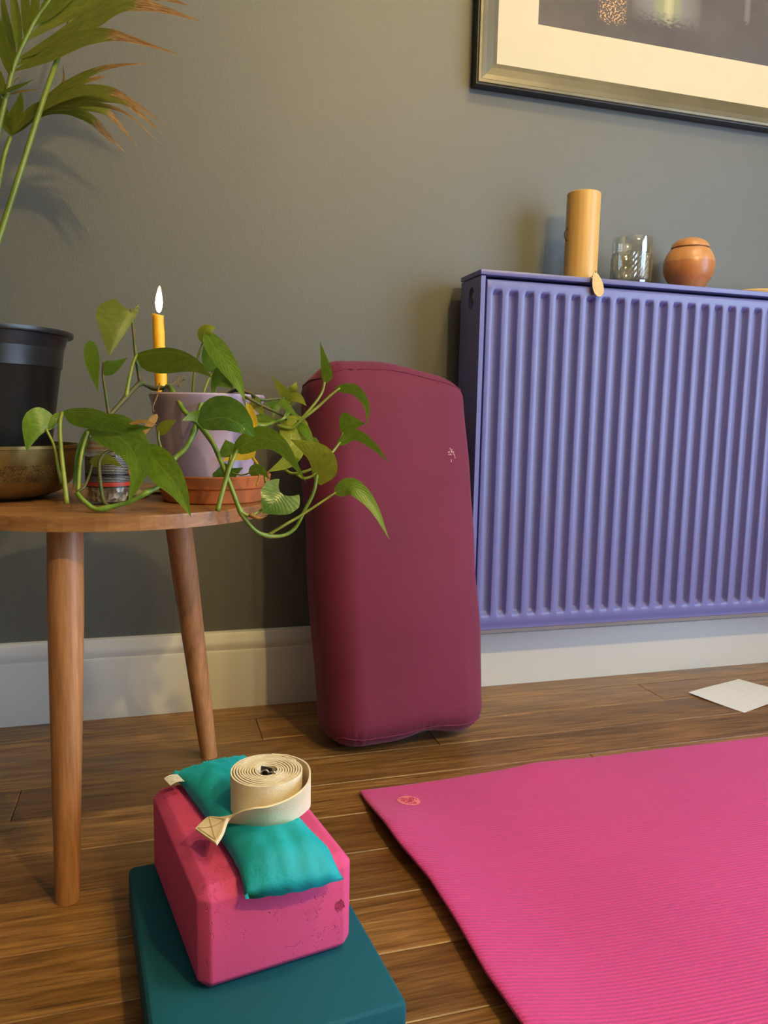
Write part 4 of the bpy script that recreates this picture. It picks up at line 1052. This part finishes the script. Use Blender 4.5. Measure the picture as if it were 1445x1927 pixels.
brick = block_obj('yoga_brick', BKP, BKA, BKW, BKL, BKH, BZ+.0002, PINK, .0105, .0022)
tag(brick, 'pink foam yoga brick with nicked front standing on the teal block', 'yoga block')
# torn pit in the front of the brick
def brick_front(u, h): return Vector((u*BKW-BKW/2, -BKL/2-.0004, h))
bm = bmesh.new(); rrp = random.Random(3)
cu, ch = .900, .0515
ro = [bm.verts.new(brick_front(cu+(.024+.018*rrp.random())*math.cos(i/14*6.283), ch+(.0042+.0036*rrp.random())*math.sin(i/14*6.283))) for i in range(14)]
ri = [bm.verts.new(brick_front(cu+.022*math.cos(i/14*6.283), ch+.0042*math.sin(i/14*6.283))+Vector((0, .0003, 0))) for i in range(14)]
for i in range(14): bm.faces.new((ro[i], ro[(i+1) % 14], ri[(i+1) % 14], ri[i]))
bm.faces.new(ri)
for q in ro: q.co.y += .0002
pit = finish('torn_pit', bm, simple('torn_foam', (.34, .018, .08, 1), .9, var=.25, nscale=150, bump=.6, bscale=180, bdist=.004), brick)
pit['label'] = 'small torn pit in the front face'

# ------------------------------------------------------------------ eye pillow
k = NT('teal_cotton'); v = k.coord()
k.set(Base_Color=k.ramp(k.noise(v, 14, 4), [(.3, (.001, .300, .350, 1)), (.7, (.0015, .360, .42, 1))]), Roughness=.7)
k.b.inputs['Sheen Weight'].default_value = .25; k.b.inputs['Sheen Tint'].default_value = (.0, .9, 1, 1)
k.bump(k.math('ADD', k.noise(k.coord(scale=(1, 1, 1)), 34, 4, .55, 1.2), k.math('MULTIPLY', k.noise(v, 700, 2), .06)), .30, .0045); TEALC = k.m
ZB = BZ+BKH
cA, cB, cC, cD = onz(328, 1462, ZB+.010), onz(466, 1424, ZB+.012), onz(648, 1640, ZB+.003), onz(462, 1690, ZB-.003)  # far-left, far-right, near-right, near-left
pc0 = (cA+cB+cC+cD)/4
pil = thing('eye_pillow', 'teal cotton eye pillow draped across the pink brick', 'pillow', (pc0.x, pc0.y, ZB))
NU, NV = 30, 56
ROLLC = onz(503, 1449, ZB+.0625)
def pil_pt(u, v, s):
    # u across (0..1 left-right), v far(0)..near(1), s=+1 top, -1 underside
    uu, vv = 2*u-1, 2*v-1
    pinch = 1-.035*(1-vv*vv)*0
    a = cA+(cB-cA)*u; b = cD+(cC-cD)*u
    q = a+(b-a)*v
    edge = max(0, 1-abs(uu)**2.6)**.5*max(0, 1-abs(vv)**7)**.5
    th = .0165*edge*(1+.25*math.sin(v*7+u*2)*.5) * (.55+.45*sm(0, .25, v)) + .0008*max(0, 1-abs(uu)**12)
    # sides pull in at the middle, gathers at the ends
    side = (cB-cA).normalized()*(-.006*uu*(1-abs(vv)**3)) 
    along = (cD-cA).normalized()*(.006*(1-uu*uu)*(1 if vv > 0 else -1)*sm(.7, 1, abs(vv)))
    z = ZB+.0128*(.62+.38*edge)
    if s > 0: z += th
    else: z = max(ZB+.0004, z-th*1.3)
    g = sm(.72, .95, abs(vv))
    z += (.0006*math.sin(uu*15+1.3*vv*3)*g*(1 if s > 0 else .3))
    if s > 0: z += .0014*noise.noise(Vector((u*6, v*9, 0)))*edge*2
    lump = .004*math.exp(-((v-.02)/.03)**2)
    z += lump*(.4+.6*math.sin(uu*9)**2)*.6
    qq = q+side+along
    z = (z-.0125*sm(.90, 1.0, v)) if s > 0 else max(ZB+.0004, z-.0125*sm(.90, 1.0, v))
    dr = math.hypot(qq.x-ROLLC.x, qq.y-ROLLC.y)
    if s > 0: z = min(z, ZB+.0246+max(0, dr-.044)*.9)
    return qq, z
bm = bmesh.new(); T2, B2_ = [], []
for i in range(NU+1):
    ct, cb = [], []
    for j in range(NV+1):
        q, z = pil_pt(i/NU, j/NV, 1); ct.append(bm.verts.new((q.x-pc0.x, q.y-pc0.y, z-ZB)))
        if i in (0, NU) or j in (0, NV): cb.append(ct[-1])
        else:
            q, z = pil_pt(i/NU, j/NV, -1); cb.append(bm.verts.new((q.x-pc0.x, q.y-pc0.y, z-ZB)))
    T2.append(ct); B2_.append(cb)
for g, rev in ((T2, False), (B2_, True)):
    for a, b in zip(g, g[1:]):
        for j in range(NV):
            q = (a[j], a[j+1], b[j+1], b[j]); bm.faces.new(q if not rev else q[::-1])
bmesh.ops.recalc_face_normals(bm, faces=bm.faces[:])
finish('pillow_cover', bm, TEALC, pil, True)
# ruffled, stitched far end
bm = bmesh.new(); prev = None
for i in range(61):
    u = i/60; q, z = pil_pt(u, 0, 1); fwd = (cA-cD).normalized(); wv_ = .0011*math.sin(u*46)
    pts = []
    for s_, hz in ((0, 0), (.5, .0016), (1, .0008)):
        p_ = q+fwd*(.010*s_); pts.append(bm.verts.new((p_.x-pc0.x, p_.y-pc0.y, z-ZB+hz+wv_*s_)))
    if prev:
        for a in range(2): bm.faces.new((prev[a], prev[a+1], pts[a+1], pts[a]))
    prev = pts
finish('ruffle', bm, TEALC, pil, True)
bm = bmesh.new(); STI = simple('teal_stitch', (.02, .36, .33, 1), .7)
for i in range(30):
    u = (i+.25)/30; p1, z1 = pil_pt(u, .035, 1); p2, z2 = pil_pt(u+.018, .035, 1)
    tube(bm, [(p1.x-pc0.x, p1.y-pc0.y, z1-ZB+.0004), (p2.x-pc0.x, p2.y-pc0.y, z2-ZB+.0004)], .0005, 5)
finish('stitching', bm, STI, pil)
# sewn-in white label
bm = bmesh.new(); a, z = pil_pt(0, .04, 1); b, z2 = pil_pt(0, .13, 1); lfd = (cA-cB).normalized(); rows = []
for i in range(7):
    t = i/6; dz = .002+.004*math.sin(t*2.2)-.004*t; rows.append([bm.verts.new((p_.x+lfd.x*.016*t-pc0.x, p_.y+lfd.y*.016*t-pc0.y, .0148+dz)) for p_ in (a, b)])
for r1, r2 in zip(rows, rows[1:]): bm.faces.new((r1[0], r1[1], r2[1], r2[0]))
k = NT('woven_label'); v = k.coord(); tx = k.noise(k.coord(scale=(420, 420, 1), rot=(0, 0, -.3)), 1.0, 2)
k.set(Base_Color=k.mix(k.ramp(tx, [(.62, (0, 0, 0, 1)), (.66, (.8, .8, .8, 1))]), (.72, .70, .62, 1), (.1, .08, .08, 1)), Roughness=.7)
bmesh.ops.recalc_face_normals(bm, faces=bm.faces[:]); lb_ = finish('care_label', bm, k.m, pil, True); lb_['label'] = 'small white sewn-in label'

# ------------------------------------------------------------------ rolled cotton strap
k = NT('natural_cotton_webbing'); v = k.coord()
chk = k.add('ShaderNodeTexChecker', {'Vector': v, 'Scale': 700.0}).outputs[1]
k.set(Base_Color=k.ramp(k.noise(v, 60, 4), [(.3, (.76, .64, .43, 1)), (.7, (.86, .75, .54, 1))]), Roughness=.85)
k.bump(k.math('ADD', k.math('MULTIPLY', chk, .5), k.noise(v, 900, 2)), .5, .0008); COTTON = k.m
SZ0 = ZB+.0250; SHt = .0375
sc = onz(503, 1449, SZ0+SHt); SR = .0395
st = thing('rolled_strap', 'cream cotton yoga strap rolled up on the teal eye pillow', 'strap', (sc.x, sc.y, SZ0))
def ribbon(path, th, name, parent):
    """path: list of (centre Vector, half-width Vector); gives a closed band of thickness th."""
    bm = bmesh.new(); rows = []
    for i, (c, hw_) in enumerate(path):
        t = (path[min(i+1, len(path)-1)][0]-path[max(i-1, 0)][0]).normalized(); nn = t.cross(hw_).normalized()*(th/2)
        rows.append([bm.verts.new(q) for q in (c-hw_-nn, c+hw_-nn, c+hw_*1.0+nn, c-hw_+nn)])
    for a, b in zip(rows, rows[1:]):
        for j in range(4): bm.faces.new((a[j], a[(j+1) % 4], b[(j+1) % 4], b[j]))
    bm.faces.new(rows[0][::-1]); bm.faces.new(rows[-1])
    bmesh.ops.recalc_face_normals(bm, faces=bm.faces[:])
    return autosmooth(finish(name, bm, COTTON, parent), 50)
path = []; TURNS = 10.0; r_in = .0105; N = 560
hwv = Vector((0, 0, SHt/2))
# spiral ends at the right hand side, then the outer lap stands off, runs along the front and twists flat to the left
toL = (cA-cB).normalized(); 
a_end = math.radians(30)
for i in range(N+1):
    t = i/N; ang_ = a_end + (t-1)*TURNS*2*math.pi*-1*-1
    r_ = r_in+(SR-.0022-r_in)*t
    wob = 1+.03*math.sin(ang_*1.0+1)*(1-t)
    path.append((Vector((r_*wob*math.cos(-ang_+2*a_end), r_*math.sin(-ang_+2*a_end), SHt/2+.0007*math.sin(i*.21))), hwv))
spiral = ribbon(path, .00165, 'strap_roll', st)
# outer lap and tail: from the right of the roll around the front
P0 = path[-1][0]
def rel(x, y, z): return onz(x, y, z)-Vector((sc.x, sc.y, SZ0))
def polar(a, r, z=SHt/2): return Vector((r*math.cos(math.radians(a)), r*math.sin(math.radians(a)), z))
tail = [(polar(75, SR-.0006), hwv), (polar(50, SR), hwv), (polar(30, SR+.0008), hwv), (polar(8, SR+.0025), hwv), (polar(-18, SR+.0042), hwv*.995), (polar(-45, SR+.0060, SHt/2-.001), hwv*.99)]
v1 = Vector((0.0, -.25, 1)).normalized()*(SHt/2)
def hwp(x1, y1, z1, x2, y2, z2): return (rel(x2, y2, z2)-rel(x1, y1, z1)).normalized()*(SHt/2*.96)
tail[-1] = (tail[-1][0], Vector((.12, -.22, .96)).normalized()*SHt/2)
hE = hwp(369, 1562, ZB+.022, 407, 1589, ZB+.022)
tail += [(polar(-70, SR+.0085, SHt/2-.0030), Vector((.06, -.40, .90)).normalized()*SHt/2*.98),
         (polar(-95, SR+.0105, SHt/2-.0045), Vector((.02, -.52, .84)).normalized()*SHt/2*.97),
         (polar(-117, SR+.0110, SHt/2-.0055), Vector((.05, -.60, .78)).normalized()*SHt/2*.96),
         (polar(-136, SR+.0125, SHt/2-.0080), Vector((.24, -.72, .62)).normalized()*SHt/2*.96),
         (rel(414, 1541, ZB+.0300), hE*.85+Vector((0, 0, .0055))), (rel(400, 1560, ZB+.0262), hE+Vector((0, 0, .002))), (rel(388, 1576, ZB+.0225), hE)]
cs = spline([tuple(c)+tuple(h) for c, h in tail], 90)
ribbon([(Vector(q[:3]), Vector(q[3:])) for q in cs], .0018, 'strap_tail', st)
# doubled sewn end
e = cs[-16:]
def endpatch(q, off): c = Vector(q[:3]); h = Vector(q[3:]); return c, h*.985
bm = bmesh.new(); rows = []
for i, q in enumerate(e):
    c, h = endpatch(q, 0); t = (Vector(e[min(i+1, 15)][:3])-Vector(e[max(i-1, 0)][:3])).normalized(); nn = t.cross(h).normalized()
    if nn.z < 0: nn = -nn
    rows.append([bm.verts.new(p_) for p_ in (c-h+nn*.0010, c+h+nn*.0010, c+h+nn*.0026, c-h+nn*.0026)])
for a, b in zip(rows, rows[1:]):
    for j in range(4): bm.faces.new((a[j], a[(j+1) % 4], b[(j+1) % 4], b[j]))
bm.faces.new(rows[0][::-1]); bm.faces.new(rows[-1]); bmesh.ops.recalc_face_normals(bm, faces=bm.faces[:])
autosmooth(finish('sewn_end', bm, COTTON, st), 50)
STC = simple('strap_stitch', (.50, .36, .16, 1), .8)
def epos(s, w_):
    f_ = s*15; i = min(int(f_), 14); fr_ = f_-i
    q = [a+(b-a)*fr_ for a, b in zip(e[i], e[i+1])]; c = Vector(q[:3]); h = Vector(q[3:])
    t = (Vector(e[i+1][:3])-Vector(e[i][:3])).normalized(); nn = t.cross(h).normalized(); nn = -nn if nn.z < 0 else nn
    return c+h*w_+nn*.0028
bm = bmesh.new()
for (s0, w0), (s1, w1) in (((.1, -.85), (.9, .85)), ((.1, .85), (.9, -.85)), ((.1, -.85), (.9, -.85)), ((.1, .85), (.9, .85)), ((.1, -.85), (.1, .85)), ((.9, -.85), (.9, .85))):
    tube(bm, [epos(s0+(s1-s0)*i/10, w0+(w1-w0)*i/10) for i in range(11)], .0004, 5)
finish('cross_stitch', bm, STC, st)
# stamped mark on the tail
bm = bmesh.new()
for i in range(7):
    q = cs[-27+i]; c = Vector(q[:3]); h = Vector(q[3:]); t = (Vector(cs[-26+i][:3])-c).normalized(); nn = t.cross(h).normalized(); nn = -nn if nn.z < 0 else nn
    for wq in (.15, .42):
        p_ = c+h*(wq+.05*math.sin(i*2.1))+nn*.0014
        bm.faces.new([bm.verts.new(p_+t*dx+h.normalized()*dy) for dx, dy in ((-.0004, -.0012), (.0004, -.0016), (.0004, .0012), (-.0004, .0016))])
finish('stamp', bm, simple('faded_stamp_ink', (.30, .20, .16, 1), .8), st)
# metal buckle standing in the middle of the roll
CHROME = simple('nickel', (.45, .43, .40, 1), .22, 1)
bk_ = bpy.data.objects.new('buckle', None); COL.objects.link(bk_); bk_.parent = st; bk_.location = (0, 0, SHt-.012); bk_.rotation_euler = (math.radians(8), math.radians(6), math.radians(-28))
boxobj('buckle_plate', (-.0075, .0045, -.0012, .0012, -.008, .016), simple('dark_nickel', (.10, .09, .085, 1), .3, 1), bk_, .0006)
for dx in (-.001, .007):
    bm = bmesh.new(); tube(bm, [(dx+.0042*math.cos(a*math.pi/9), -.0045+.0016*math.sin(a*math.pi/9)*0, .0105+.0055*math.sin(a*math.pi/9)) for a in range(19)], .0012, 8, False); finish('buckle_ring', bm, CHROME, bk_, True)
